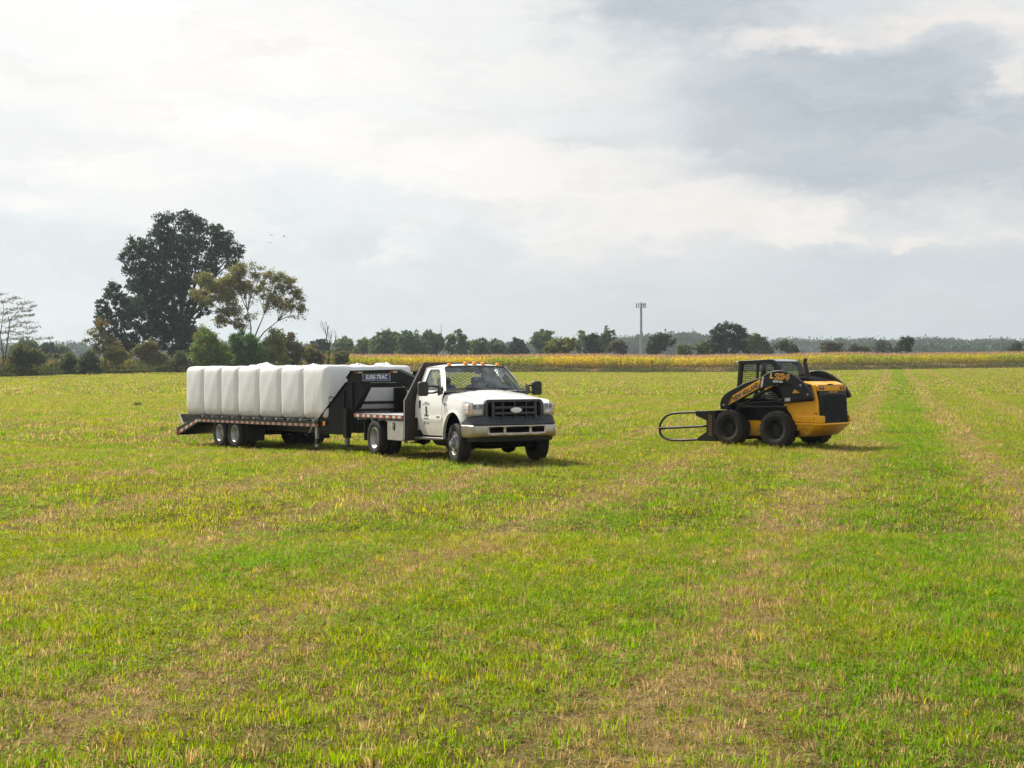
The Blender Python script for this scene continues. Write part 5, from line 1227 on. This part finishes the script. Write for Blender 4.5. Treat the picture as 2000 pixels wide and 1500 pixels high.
def make_bales():
    loc, rot = tmat(); M = Matrix.Translation(loc) @ Matrix.Rotation(rot[2], 4, 'Z') @ Matrix.Rotation(rot[1], 4, 'Y')
    XS = [-9.68, -8.555, -7.485, -6.496, -5.327, -4.18, -3.074, -1.95]
    TOP = [1.955, 1.955, 1.95, 1.955, 1.955, 1.95, 1.96]
    which = ['rearmost white wrapped bale above the ramp at the tail of the trailer', 'second white wrapped bale from the rear of the trailer', 'third white wrapped bale from the rear of the trailer', 'white wrapped bale in the middle of the row, fourth from either end', 'third white wrapped bale from the front of the trailer', 'second white wrapped bale from the front of the trailer', 'front white wrapped bale against the gooseneck showing its wide end face']
    FILM = mat('loose_film', (.80, .80, .81), .30)
    for i in range(7):
        x0, x1 = XS[i], XS[i + 1]; cx = (x0 + x1) / 2; w = (x1 - x0) * .5 + .004
        zb = ZT(cx); zt_ = TOP[i] - .013 * cx; h = (zt_ - zb) / 2; cz = zb + h; ly = 1.235; nx, ny, nz = 15, 27, 17
        rs = np.random.default_rng(50 + i); ph = rs.random(6) * 6.28
        vs = []; idx = {}; fs = []
        def pt(a, b, c):
            key = (a, b, c)
            if key in idx: return idx[key]
            u, v, q = 2 * a / nx - 1, 2 * b / ny - 1, 2 * c / nz - 1
            # rounded block: push the box point onto an inset box grown by the edge radius
            p = np.array([u * w, v * ly, q * h]); r = .13; inn = np.clip(p, [-w + r, -ly + r, -h + r], [w - r, ly - r, h - r]); d = p - inn; L = np.linalg.norm(d)
            if L > 1e-6: p = inn + d / L * r
            bulge = .03 * (1 - u * u) * (1 - q * q); p[1] += math.copysign(bulge, v) * (abs(v) ** 4); p[0] += .03 * (1 - q * q) * (1 - .6 * v * v) * (1 if u > 0 else -1) * abs(u) ** 3
            sag = .006 * math.sin(v * 2.2 + ph[0]) + .005 * math.sin(v * 7 + ph[1]); p[2] += sag * (.5 + .5 * q) ; p[0] += .005 * math.sin(q * 4 + ph[2]) * u
            p[1] += .004 * math.sin(u * 6 + ph[3]) * math.sin(q * 5 + ph[4]) * abs(v)
            if q > .6: p[2] += .006 * math.sin(v * 16 + u * 3 + ph[5])
            idx[key] = len(vs); vs.append((p[0], p[1], p[2] + h)); return idx[key]
        for a in range(nx):
            for b in range(ny):
                for c in (0, nz): fs.append((pt(a, b, c), pt(a + 1, b, c), pt(a + 1, b + 1, c), pt(a, b + 1, c)))
            for c in range(nz):
                for b in (0, ny): fs.append((pt(a, b, c), pt(a + 1, b, c), pt(a + 1, b, c + 1), pt(a, b, c + 1)))
        for b in range(ny):
            for c in range(nz):
                for a in (0, nx): fs.append((pt(a, b, c), pt(a, b + 1, c), pt(a, b + 1, c + 1), pt(a, b, c + 1)))
        root = empty('wrapped_bale', M @ Vector((cx, 0, zb)), rot, which[i], 'bale', 'white wrapped bales on the trailer')
        m = MB(); m.add(vs, fs); m.build('wrap', WRAP, root, 60, sub=1)
        # torn loose film on top of some bales
        for (yy, hh, nn) in {2: [(-.5, .06, 12)], 3: [(-.72, .10, 16), (.1, .04, 14)], 4: [(-.65, .05, 12)], 5: [(-.6, .07, 10)], 6: [(-.75, .04, 10), (.0, .07, 16), (.72, .09, 18)]}.get(i, []):
            q = MB(); k = 14; rows = []
            for a in range(k):
                row = []
                for b in range(k):
                    u, v = a / (k - 1) * 2 - 1, b / (k - 1) * 2 - 1; e = max(0, 1 - u * u) * max(0, 1 - v * v)
                    row.append((u * .30 + rs.normal() * .014, yy + v * .26 + rs.normal() * .012, 2 * h - .05 + 1.25 * hh * e ** .7 * (.45 + .9 * rs.random())))
                rows.append(row)
            q.grid(rows); q.build('loose_film', FILM, root, 30)
make_bales()
# ------------------------------------------------------------------ skid steer loader
YEL = mat('yellow_paint', (.90, .42, .004), .36, nscale=2.5, namp=.08, coat=.2, dirt=((.12, .085, .045), .60, .24, .7))
SBLK = mat('loader_black_paint', (.0085, .0085, .010), .42, nscale=4, namp=.25, spec=.35, dirt=((.05, .042, .03), .8, .1, .25))
DRUB = mat('loader_tyre_rubber', (.016, .0155, .0155), .85, nscale=9, namp=.4, spec=.3, dirt=((.08, .06, .04), .6, -.6, .28))
WHTD = mat('white_decal', (.62, .62, .60), .5, nscale=25, namp=.4)
def make_skid():
    al = R(46); ox, oy = 6.857, 30.160; f = (-math.cos(al), math.sin(al))
    S = empty('skid_steer_loader', (ox, oy, .012), (0, 0, math.atan2(f[1], f[0])), 'yellow and black skid steer loader with bale squeeze parked in the field', 'loader')
    WRD = .435
    for s in (-1, 1):
        for x in (1.346, 0.0):
            w = empty('wheel', (x, s * .775, WRD)); w.parent = S
            m = MB(); make_tyre(m, (0, 0, 0), WRD, .36, .225, s, True, 44); m.build('tyre', DRUB, w, 40)
            m = MB(); h = .18; m.lathe([(h * .80, .235), (h * .84, .222), (h * .60, .21), (h * .40, .175), (h * .10, .165), (h * .05, .10), (h * .18, .085), (h * .18, .001)], (0, 0, 0), 36, 'y', s)
            for i in range(8): a = 2 * math.pi * i / 8; m.lathe([(0, .014), (h * .18, .013), (h * .19, .001)], (.13 * math.cos(a), 0, .13 * math.sin(a)), 6, 'y', s)
            m.build('rim', SBLK, w, 40)
    # lower tub: yellow belly, black upper chassis
    m = MB(); m.prism([(-.40, .24), (1.58, .24), (1.66, .34), (1.66, .62), (-.40, .62)], -.56, .56); m.build('belly_pan', YEL, S, bevel=.02)
    m = MB(); m.prism([(-.30, .622), (1.62, .622), (1.66, .92), (1.45, 1.02), (.30, 1.10), (-.30, 1.10)], -.58, .58); m.build('chassis', mat('matte_black', (.010, .010, .011), .8, nscale=5, namp=.3, spec=.08), S, bevel=.015)
    m = MB(); m.box(.0, 1.42, -.57, .57, 1.03, 1.13); m.build('chassis_blackout', VOID, S)  # black box added to hide the sunlit top of the chassis
    for s in (-1, 1):
        m = MB(); m.tube([(1.16, s * .80, .94), (-.24, s * .80, .965)], .030, 8); m.prism([(1.25, .86), (1.18, 1.0), (.95, .985), (.90, .93)], s * .58, s * .80); m.build('wheel_guard', SBLK, S, bevel=.01)
    # rear body: side sheets, hood, counterweight bumper
    m = MB(); prof = [(-.02, 1.06), (-.27, .745), (-.36, .56), (-.42, .40), (-1.0, .56), (-.98, .62), (-.965, 1.10), (-.915, 1.34), (-.90, 1.485), (-.68, 1.565), (-.25, 1.57), (-.20, 1.20)]
    taper = [(x, z) for x, z in prof]; m.prism(prof, -.66, .66); m.build('rear_body', YEL, S, bevel=.03, seg=3)
    m = MB()
    for sg in (-1, 1): m.prismz([(-.30, sg * .545), (-1.02, sg * .545), (-1.115, sg * .525), (-1.06, sg * .66), (-.95, sg * .71), (-.30, sg * .71)], .602, .775)
    m.prismz([(-.30, -.71), (-.95, -.71), (-1.06, -.66), (-1.13, -.50), (-1.13, .50), (-1.06, .66), (-.95, .71), (-.30, .71)], .545, .60)
    lo = [(-.42, -.69), (-.95, -.69), (-1.03, -.62), (-1.10, -.48), (-1.10, .48), (-1.03, .62), (-.95, .69), (-.42, .69)]; hi = [(-.52, -.64), (-.70, -.64), (-.74, -.60), (-.78, -.45), (-.78, .45), (-.74, .60), (-.70, .64), (-.52, .64)]; n = 8
    m.add([(*p, .546) for p in lo] + [(*p, .29) for p in hi], [(i, (i + 1) % n, (i + 1) % n + n, i + n) for i in range(n)] + [tuple(range(n, 2 * n))])
    cw = m.build('counterweight', YEL, S, bevel=.03, seg=3)
    q = MB()
    for x, z in ((-.55, .68), (-.80, .66), (-.92, .70), (-.62, .46), (-.72, .42)): q.disc((x, .7125 if z > .55 else .675, z), .013, 10)
    q.build('bolt_holes', VOID, cw, 0)
    for s in (-1, 1):
        q = MB(); q.box(-.985, -.90, s * .662 - .004, s * .662 + .004, .815, .845); q.build('side_reflector', REDL, S, 0)
        m = MB(); m.prism([(-.36, .30), (-.30, .55), (-.25, .745), (-.31, .745), (-.45, .30)], s * .60, s * .70); m.build('wheel_arch_edge', SBLK, S)
    # rear door: lamp bar and black radiator screen
    m = MB(); m.add([(-.985, -.59, 1.335), (-.985, .59, 1.335), (-1.075, .51, .60), (-1.075, -.51, .60), (-.90, -.60, 1.345), (-.90, .60, 1.345), (-.98, .56, .58), (-.98, -.56, .58)], [(0, 1, 2, 3), (4, 7, 6, 5), (0, 4, 5, 1), (1, 5, 6, 2), (2, 6, 7, 3), (3, 7, 4, 0)])
    sc = m.build('radiator_screen', SBLK, S, bevel=.012)
    m = MB()
    for i in range(24):
        t = (i + 1.5) / 26; z = 1.30 - .70 * t; x = -.987 - .086 * t; y = .53 - .05 * t
        m.add([(x - .004, -y, z), (x - .004, y, z), (x - .022, y, z - .012), (x - .022, -y, z - .012), (x, y, z - .020), (x, -y, z - .020)], [(0, 1, 2, 3), (3, 2, 4, 5)])
    m.build('louvres', SBLK, sc, 0)
    M = plane_basis((-.992, 0, 1.318), (0, -1, 0), (.0, 0, 1)); text_mesh('NEW HOLLAND', .045, M, 'rear_lettering', YEL, sc, .002, .001, 0, 1.1)
    m = MB(); m.prismx(rrect(-.60, .60, 1.345, 1.482, .02), -.955, -.905); lb = m.build('lamp_bar', YEL, S, bevel=.008)
    q = MB(); n_ = 0
    ring_panel(q, rrect(-.605, .605, 1.340, 1.487, .02), rrect(-.595, .595, 1.350, 1.477, .02), lambda y, z: (-.9565, y, z)); q.build('bar_outline', SBLK, lb, 0)
    for s in (-1, 1):
        for k, y in enumerate((.50, .385, .285)):
            q = MB(); q.lathe([(-.006, .046 if k < 2 else .028), (.004, .044 if k < 2 else .026), (.012, .03 if k < 2 else .018), (.014, .001)], (-.957, s * y, 1.412), 16, 'x', -1); q.build('tail_lamp', mat('dark_red_lens', (.20, .02, .015), .25, coat=.6) if k < 2 else AMBER, lb, 60)
    m = MB(); m.box(-.93, -.86, -.09, .07, 1.49, 1.512); m.build('hood_latch', SBLK, S, bevel=.006)
    # tower between cab and hood, seen through the boom
    for s in (-1, 1):
        a, b = s * .60, s * .72
        m = MB(); m.prism([(-.90, 1.12), (-.02, 1.04), (.16, 1.10), (.28, 1.36), (.06, 1.50), (-.25, 1.56), (-.80, 1.50)], min(a, b), max(a, b)); m.build('boom_tower', SBLK, S, bevel=.012)
        q = MB(); q.prism([(-.34, 1.285), (-.41, 1.385), (-.56, 1.30)], s * .722, s * .735); q.build('tower_bracket', YEL, S, bevel=.004)
        q = MB()
        for k, (z, dx) in enumerate(((1.40, 0), (1.36, .05), (1.31, .02))): q.tube([(.20 + dx, s * .74, z + .06), (.05 + dx, s * .76, z - .02), (-.02 + dx, s * .75, z - .12), (-.06, s * .73, z - .22)], .014, 6)
        q.build('hydraulic_hoses', VOID, S)
        # boom
        a, b = s * .76, s * .86
        arm = [(1.63, .87), (1.645, 1.02), (1.60, 1.14), (1.50, 1.245), (1.37, 1.325), (.90, 1.53), (.44, 1.665), (.26, 1.765), (.10, 1.812), (-.08, 1.830), (-.26, 1.800), (-.46, 1.715), (-.66, 1.585), (-.84, 1.425), (-.95, 1.27), (-.97, 1.20), (-.90, 1.165), (-.76, 1.185), (-.68, 1.28), (-.52, 1.42), (-.32, 1.505), (-.12, 1.515), (.08, 1.475), (.30, 1.40), (.50, 1.375), (1.02, 1.13), (1.36, .965), (1.44, .87)]
        m = MB(); m.prism(arm, min(a, b), max(a, b)); bo = m.build('boom_arm', SBLK, S, bevel=.012)
        q = MB(); q.prism([(-.86, 1.165), (-.20, 1.055), (-.14, 1.13), (-.40, 1.20), (-.74, 1.24)], s * .735, s * .80); q.build('lower_link', SBLK, bo, bevel=.01)
        o = s * .8615
        def plate(poly, mt, nm, d=.003):
            q = MB(); q.prism(poly, o, o + s * d); return q.build(nm, mt, bo, 0)
        plate([(1.275, 1.205), (.455, 1.628), (.505, 1.405), (1.385, .985)], YEL, 'name_panel')
        plate([(.40, 1.665), (.355, 1.672), (.385, 1.52), (.40, 1.435), (.45, 1.415), (.44, 1.55)], WHTD, 'pale_stripe')
        plate([(.10, 1.597), (-.045, 1.590), (-.045, 1.540), (.10, 1.545)], WHTD, 'warning_label'); plate([(-.07, 1.587), (-.17, 1.575), (-.17, 1.535), (-.07, 1.540)], WHTD, 'warning_label')
        q = MB(); q.prism([(-.19, 1.175), (-.335, 1.185), (-.335, 1.105), (-.19, 1.095)], s * .801, s * .804); q.build('warning_label', WHTD, S, 0)
        if True:
            # lettering reads from front to rear on the left side, rear to front on the right
            k = -s; ang = Vector((-.84 if s > 0 else .84, 0, .415 if s > 0 else -.415)).normalized()
            up = Vector((.415, 0, .84)).normalized() if True else None
            if s > 0: u, v = Vector((-.88, 0, .435)), Vector((.435, 0, .88))
            else: u, v = Vector((.88, 0, -.435)), Vector((.435, 0, .88))
            M = plane_basis((.875, o + s * .004, 1.305), u, v); text_mesh('NEW HOLLAND', .150, M, 'name_lettering', INK, bo, .002, .008, 0, .74)
            c = MB(); c.tube([(1.265, o + s * .005, 1.195), (1.285, o + s * .005, 1.13), (1.345, o + s * .005, 1.02)], .012, 5); c.build('crescent_mark', INK, bo)
            u2, v2 = Vector((-s * 1, 0, -s * .06 if s < 0 else -.06)), Vector((-.06 * s if False else 0, 0, 1))
            v2 = Vector((u2.z * -u2.x, 0, abs(u2.x))).normalized() if s > 0 else Vector((0, 0, 1))
            REDT = mat('red_numerals', (.40, .035, .02), .45); YT = mat('yellow_numerals', (.80, .52, .08), .45)
            M = plane_basis((-.14, o + s * .002, 1.672), (-s, 0, -.05), (-.05 * s, 0, 1)); text_mesh('234', .185, M, 'number_outline', YT, bo, .0015, .011, .12, 1.42)
            M = plane_basis((-.14, o + s * .005, 1.672), (-s, 0, -.05), (-.05 * s, 0, 1)); text_mesh('234', .185, M, 'number_lettering', REDT, bo, .0015, .0, .12, 1.42)
            M = plane_basis((-.14 + s * .285, o + s * .005, 1.690), (-s, 0, -.05), (-.05 * s, 0, 1)); text_mesh('L', .15, M, 'letter_mark', YT, bo, .0015, .008, .1, 1.2)
        q = MB()
        for x, z in ((-.656, 1.477), (-.848, 1.266), (1.526, .979), (-.025, 1.146)): q.lathe([(0, .026), (.012, .024), (.016, .001)], (x, s * .86 if z != 1.146 else s * .735, z), 12, 'y', s)
        q.build('pivot_pin', STEEL, bo)
        # lift cylinder
        m = MB(); m.tube([(.10, s * .80, 1.47), (.62, s * .80, 1.205)], .048, 12); m.tube([(.62, s * .80, 1.205), (1.02, s * .80, 1.0)], .024, 10); m.tube([(.66, s * .80, 1.19), (.60, s * .80, 1.22)], .055, 12); cy = m.build('lift_cylinder', SBLK, S, 40)
        q = MB(); q.tube([(.10, s * .832, 1.49), (.34, s * .832, 1.368)], .026, 8); q.build('cylinder_decal', YEL, cy)
        q = MB(); q.tube([(1.50, s * .72, 1.27), (1.585, s * .74, 1.18), (1.64, s * .74, 1.06), (1.66, s * .74, .9)], .016, 6); q.tube([(1.44, s * .68, 1.30), (1.55, s * .68, 1.22), (1.62, s * .68, 1.08)], .016, 6); q.build('hydraulic_hoses', mat('hose_cover', (.10, .095, .075), .7, nscale=20, namp=.6), bo)
    m = MB(); m.tube([(1.56, -.80, 1.02), (1.56, .80, 1.02)], .06, 10); m.build('boom_crossbar', SBLK, S)
    # cab: posts, roof, mesh sides, curved rear glass
    cb = empty('cab', (0, 0, 0)); cb.parent = S
    outer = [(1.43, 1.04), (1.335, 2.06), (.46, 2.095), (.34, 2.075), (.24, 2.01), (.17, 1.90), (.12, 1.70), (.08, 1.05)]
    inner = [(1.30, 1.10), (1.215, 1.985), (.50, 2.01), (.42, 1.985), (.36, 1.94), (.30, 1.85), (.26, 1.68), (.24, 1.10)]
    for s in (-1, 1):
        m = MB(); n = len(outer)
        for yy in (s * .46, s * .515): ring_panel(m, outer, inner, lambda x, z: (x, yy, z))
        for lp in (outer, inner): m.add([(p[0], s * .46, p[1]) for p in lp] + [(p[0], s * .515, p[1]) for p in lp], [(i, (i + 1) % n, (i + 1) % n + n, i + n) for i in range(n)])
        m.prism([(.86, 1.05), (.80, 1.05), (.76, 2.01), (.82, 2.01)], s * .465, s * .51)
        fr = m.build('cab_side_frame', SBLK, cb, bevel=.01)
        m = MB()
        for x in np.arange(.27, 1.29, .048): m.tube([(x + .05, s * .487, 1.06), (x, s * .487, 2.0)], .0042, 4, False)
        for z in np.arange(1.10, 2.0, .048): m.tube([(.25 + .09 * max(0, z - 1.7) , s * .487, z), (1.32 - .09 * (z - 1.05), s * .487, z)], .0042, 4, False)
        m.build('cab_mesh', SBLK, fr, 0)
        m = MB(); m.add([(p[0], s * .475, p[1]) for p in inner], [tuple(range(n))]); m.build('side_window', glass('loader_glass', (.72, .82, .80), .04), cb, 0)
    m = MB(); m.prism([(1.345, 2.06), (.45, 2.097), (.40, 2.09), (.40, 2.06), (1.33, 2.025)], -.47, .47); m.build('roof', SBLK, cb, bevel=.01)
    rows = []
    for x, z in ((.46, 2.098), (.40, 2.094), (.34, 2.078), (.28, 2.045)): rows.append([(x, y, z) for y in np.linspace(-.46, .46, 6)])
    m = MB(); m.grid(rows); m.build('roof_visor', mat('grey_visor', (.30, .32, .34), .3, nscale=6, namp=.2, coat=.4), cb, 60)
    rows = []
    for x, z in ((.28, 2.045), (.22, 1.98), (.17, 1.90), (.125, 1.72), (.10, 1.50)): rows.append([(x, y, z) for y in np.linspace(-.455, .455, 6)])
    m = MB(); m.grid(rows); rw = m.build('rear_window', glass('loader_rear_glass', (.74, .88, .84), .08), cb, 60)
    m = MB()
    for y in np.arange(-.42, .43, .06): m.tube([(.27, y, 2.04), (.215, y, 1.975), (.165, y, 1.895), (.12, y, 1.72), (.095, y, 1.5)], .0040, 4, False)
    for x, z in ((.25, 2.01), (.20, 1.955), (.165, 1.895), (.15, 1.83), (.135, 1.77), (.12, 1.71), (.11, 1.64), (.105, 1.57)): m.tube([(x - .004, -.45, z), (x - .004, .45, z)], .0040, 4, False)
    m.build('rear_grid', SBLK, rw, 0)
    m = MB(); m.box(.10, .16, -.515, .515, 1.05, 1.52); m.prism([(1.36, 1.04), (1.42, 1.04), (1.36, 1.70), (1.33, 2.03), (1.27, 2.03)], -.05, .05) if False else None; m.box(1.30, 1.40, -.46, .46, 1.04, 1.12); m.box(1.27, 1.33, -.46, .46, 1.96, 2.03); m.build('cab_cross_frame', SBLK, cb, bevel=.01)
    m = MB(); m.prism([(.30, 1.10), (.85, 1.10), (.88, 1.28), (.52, 1.30), (.42, 1.78), (.30, 1.80)], -.26, .26); m.build('seat', mat('seat_vinyl', (.030, .028, .030), .6, nscale=6, namp=.3), cb, bevel=.06, seg=3)
    m = MB()
    for y in (-.34, .34): m.tube([(1.0, y, 1.05), (.95, y, 1.40), (.93, y, 1.50)], [.03, .02, .03], 8)
    m.build('control_levers', SBLK, cb)
    q = MB(); q.prismx(rrect(.47, .55, 2.0, 2.055, .015), 1.335, 1.39); q.build('work_lamp', LENS, cb, bevel=.005)
    # exhaust, antenna, hood clutter
    m = MB(); m.tube([(-.30, -.06, 1.55), (-.24, -.06, 1.72), (-.20, -.06, 1.90), (-.17, -.06, 2.02), (-.20, -.06, 2.11)], [.065, .065, .052, .046, .044], 12); m.build('exhaust_stack', mat('heat_stained_steel', (.045, .032, .028), .55, .4, nscale=12, namp=.5), S, 50)
    m = MB(); m.tube([(.20, -.38, 2.04), (.16, -.40, 2.20), (.06, -.43, 2.36)], [.006, .005, .003], 5); m.build('antenna', SBLK, S)
    m = MB()
    for k in range(4): m.tube([(.05, -.30 + .18 * k, 1.52), (-.12, -.32 + .2 * k, 1.66), (-.35, -.40 + .2 * k, 1.64), (-.60, -.52 + .2 * k, 1.56)], .022, 7)
    m.box(-.62, -.05, -.55, .55, 1.50, 1.58); m.build('hood_hoses', SBLK, S)
    # bale squeeze: hooped arms on a cross frame
    SQ = empty('bale_squeeze', (0, 0, .045)); SQ.parent = S
    m = MB(); m.box(1.70, 1.80, -1.15, .95, .66, .80); m.box(1.70, 1.80, -1.15, .95, .04, .16)
    for y in (-.55, -.2, .2, .55): m.box(1.71, 1.79, y - .04, y + .04, .16, .66)
    m.prism([(1.50, .35), (1.70, .15), (1.70, .80), (1.58, .98), (1.48, .90)], -.50, -.38); m.prism([(1.50, .35), (1.70, .15), (1.70, .80), (1.58, .98), (1.48, .90)], .38, .50); m.build('squeeze_frame', SBLK, SQ, bevel=.008)
    for s in (-1, 1):
        y = .90 if s > 0 else -1.12
        m = MB(); hoop = [(2.28, .715), (2.60, .705), (2.90, .688), (3.12, .660), (3.27, .610), (3.39, .52), (3.475, .41), (3.51, .29), (3.495, .18), (3.45, .10), (3.37, .045), (3.26, .01), (3.10, -.005), (2.80, 0.0), (2.24, .045)]
        m.tube([(x, y, z + .022) for x, z in hoop], .030, 8); m.tube([(3.49, y, .30), (3.30, y, .315), (2.60, y, .365), (1.95, y, .41)], [.045, .032, .030, .030], 8); m.build('hoop', mat('worn_hoop_steel', (.022, .022, .025), .55, .15, nscale=6, namp=.4), SQ, 50)
        m = MB(); m.prism([(2.32, .775), (1.72, .80), (1.72, .08), (1.78, .04), (2.26, .03), (2.27, .10), (1.99, .265), (1.985, .545), (2.32, .66)], y - s * .05 if s > 0 else y - .05, y + .05 if s > 0 else y + .05); hp = m.build('hoop_bracket', SBLK, SQ, bevel=.008)
        RT = mat('brown_lettering', (.20, .090, .030), .6)
        q = MB()
        for k in range(9):
            z = .66 - .058 * k; q.prism([(1.815, z), (1.93, z + .022), (1.93, z - .004), (1.815, z - .026)], y + s * .0505, y + s * .054)
        q.build('slanted_mark', RT, hp, 0)
make_skid()
# ------------------------------------------------------------------ haze
def haze():
    m = bpy.data.materials.new('haze_air'); m.use_nodes = True; N = NT(m.node_tree)
    out = N.n('ShaderNodeOutputMaterial'); v = N.n('ShaderNodeVolumePrincipled', Density=HAZE); v.inputs['Color'].default_value = (.82, .92, 1.0, 1); v.inputs['Anisotropy'].default_value = .35
    N.l(v.outputs[0], out.inputs['Volume'])
    b = MB(); b.box(-900, 900, -60, 1350, -4, 62); o = b.build('haze', m, None, 0); tag(o, kind='stuff')
HAZE = .00021
haze()
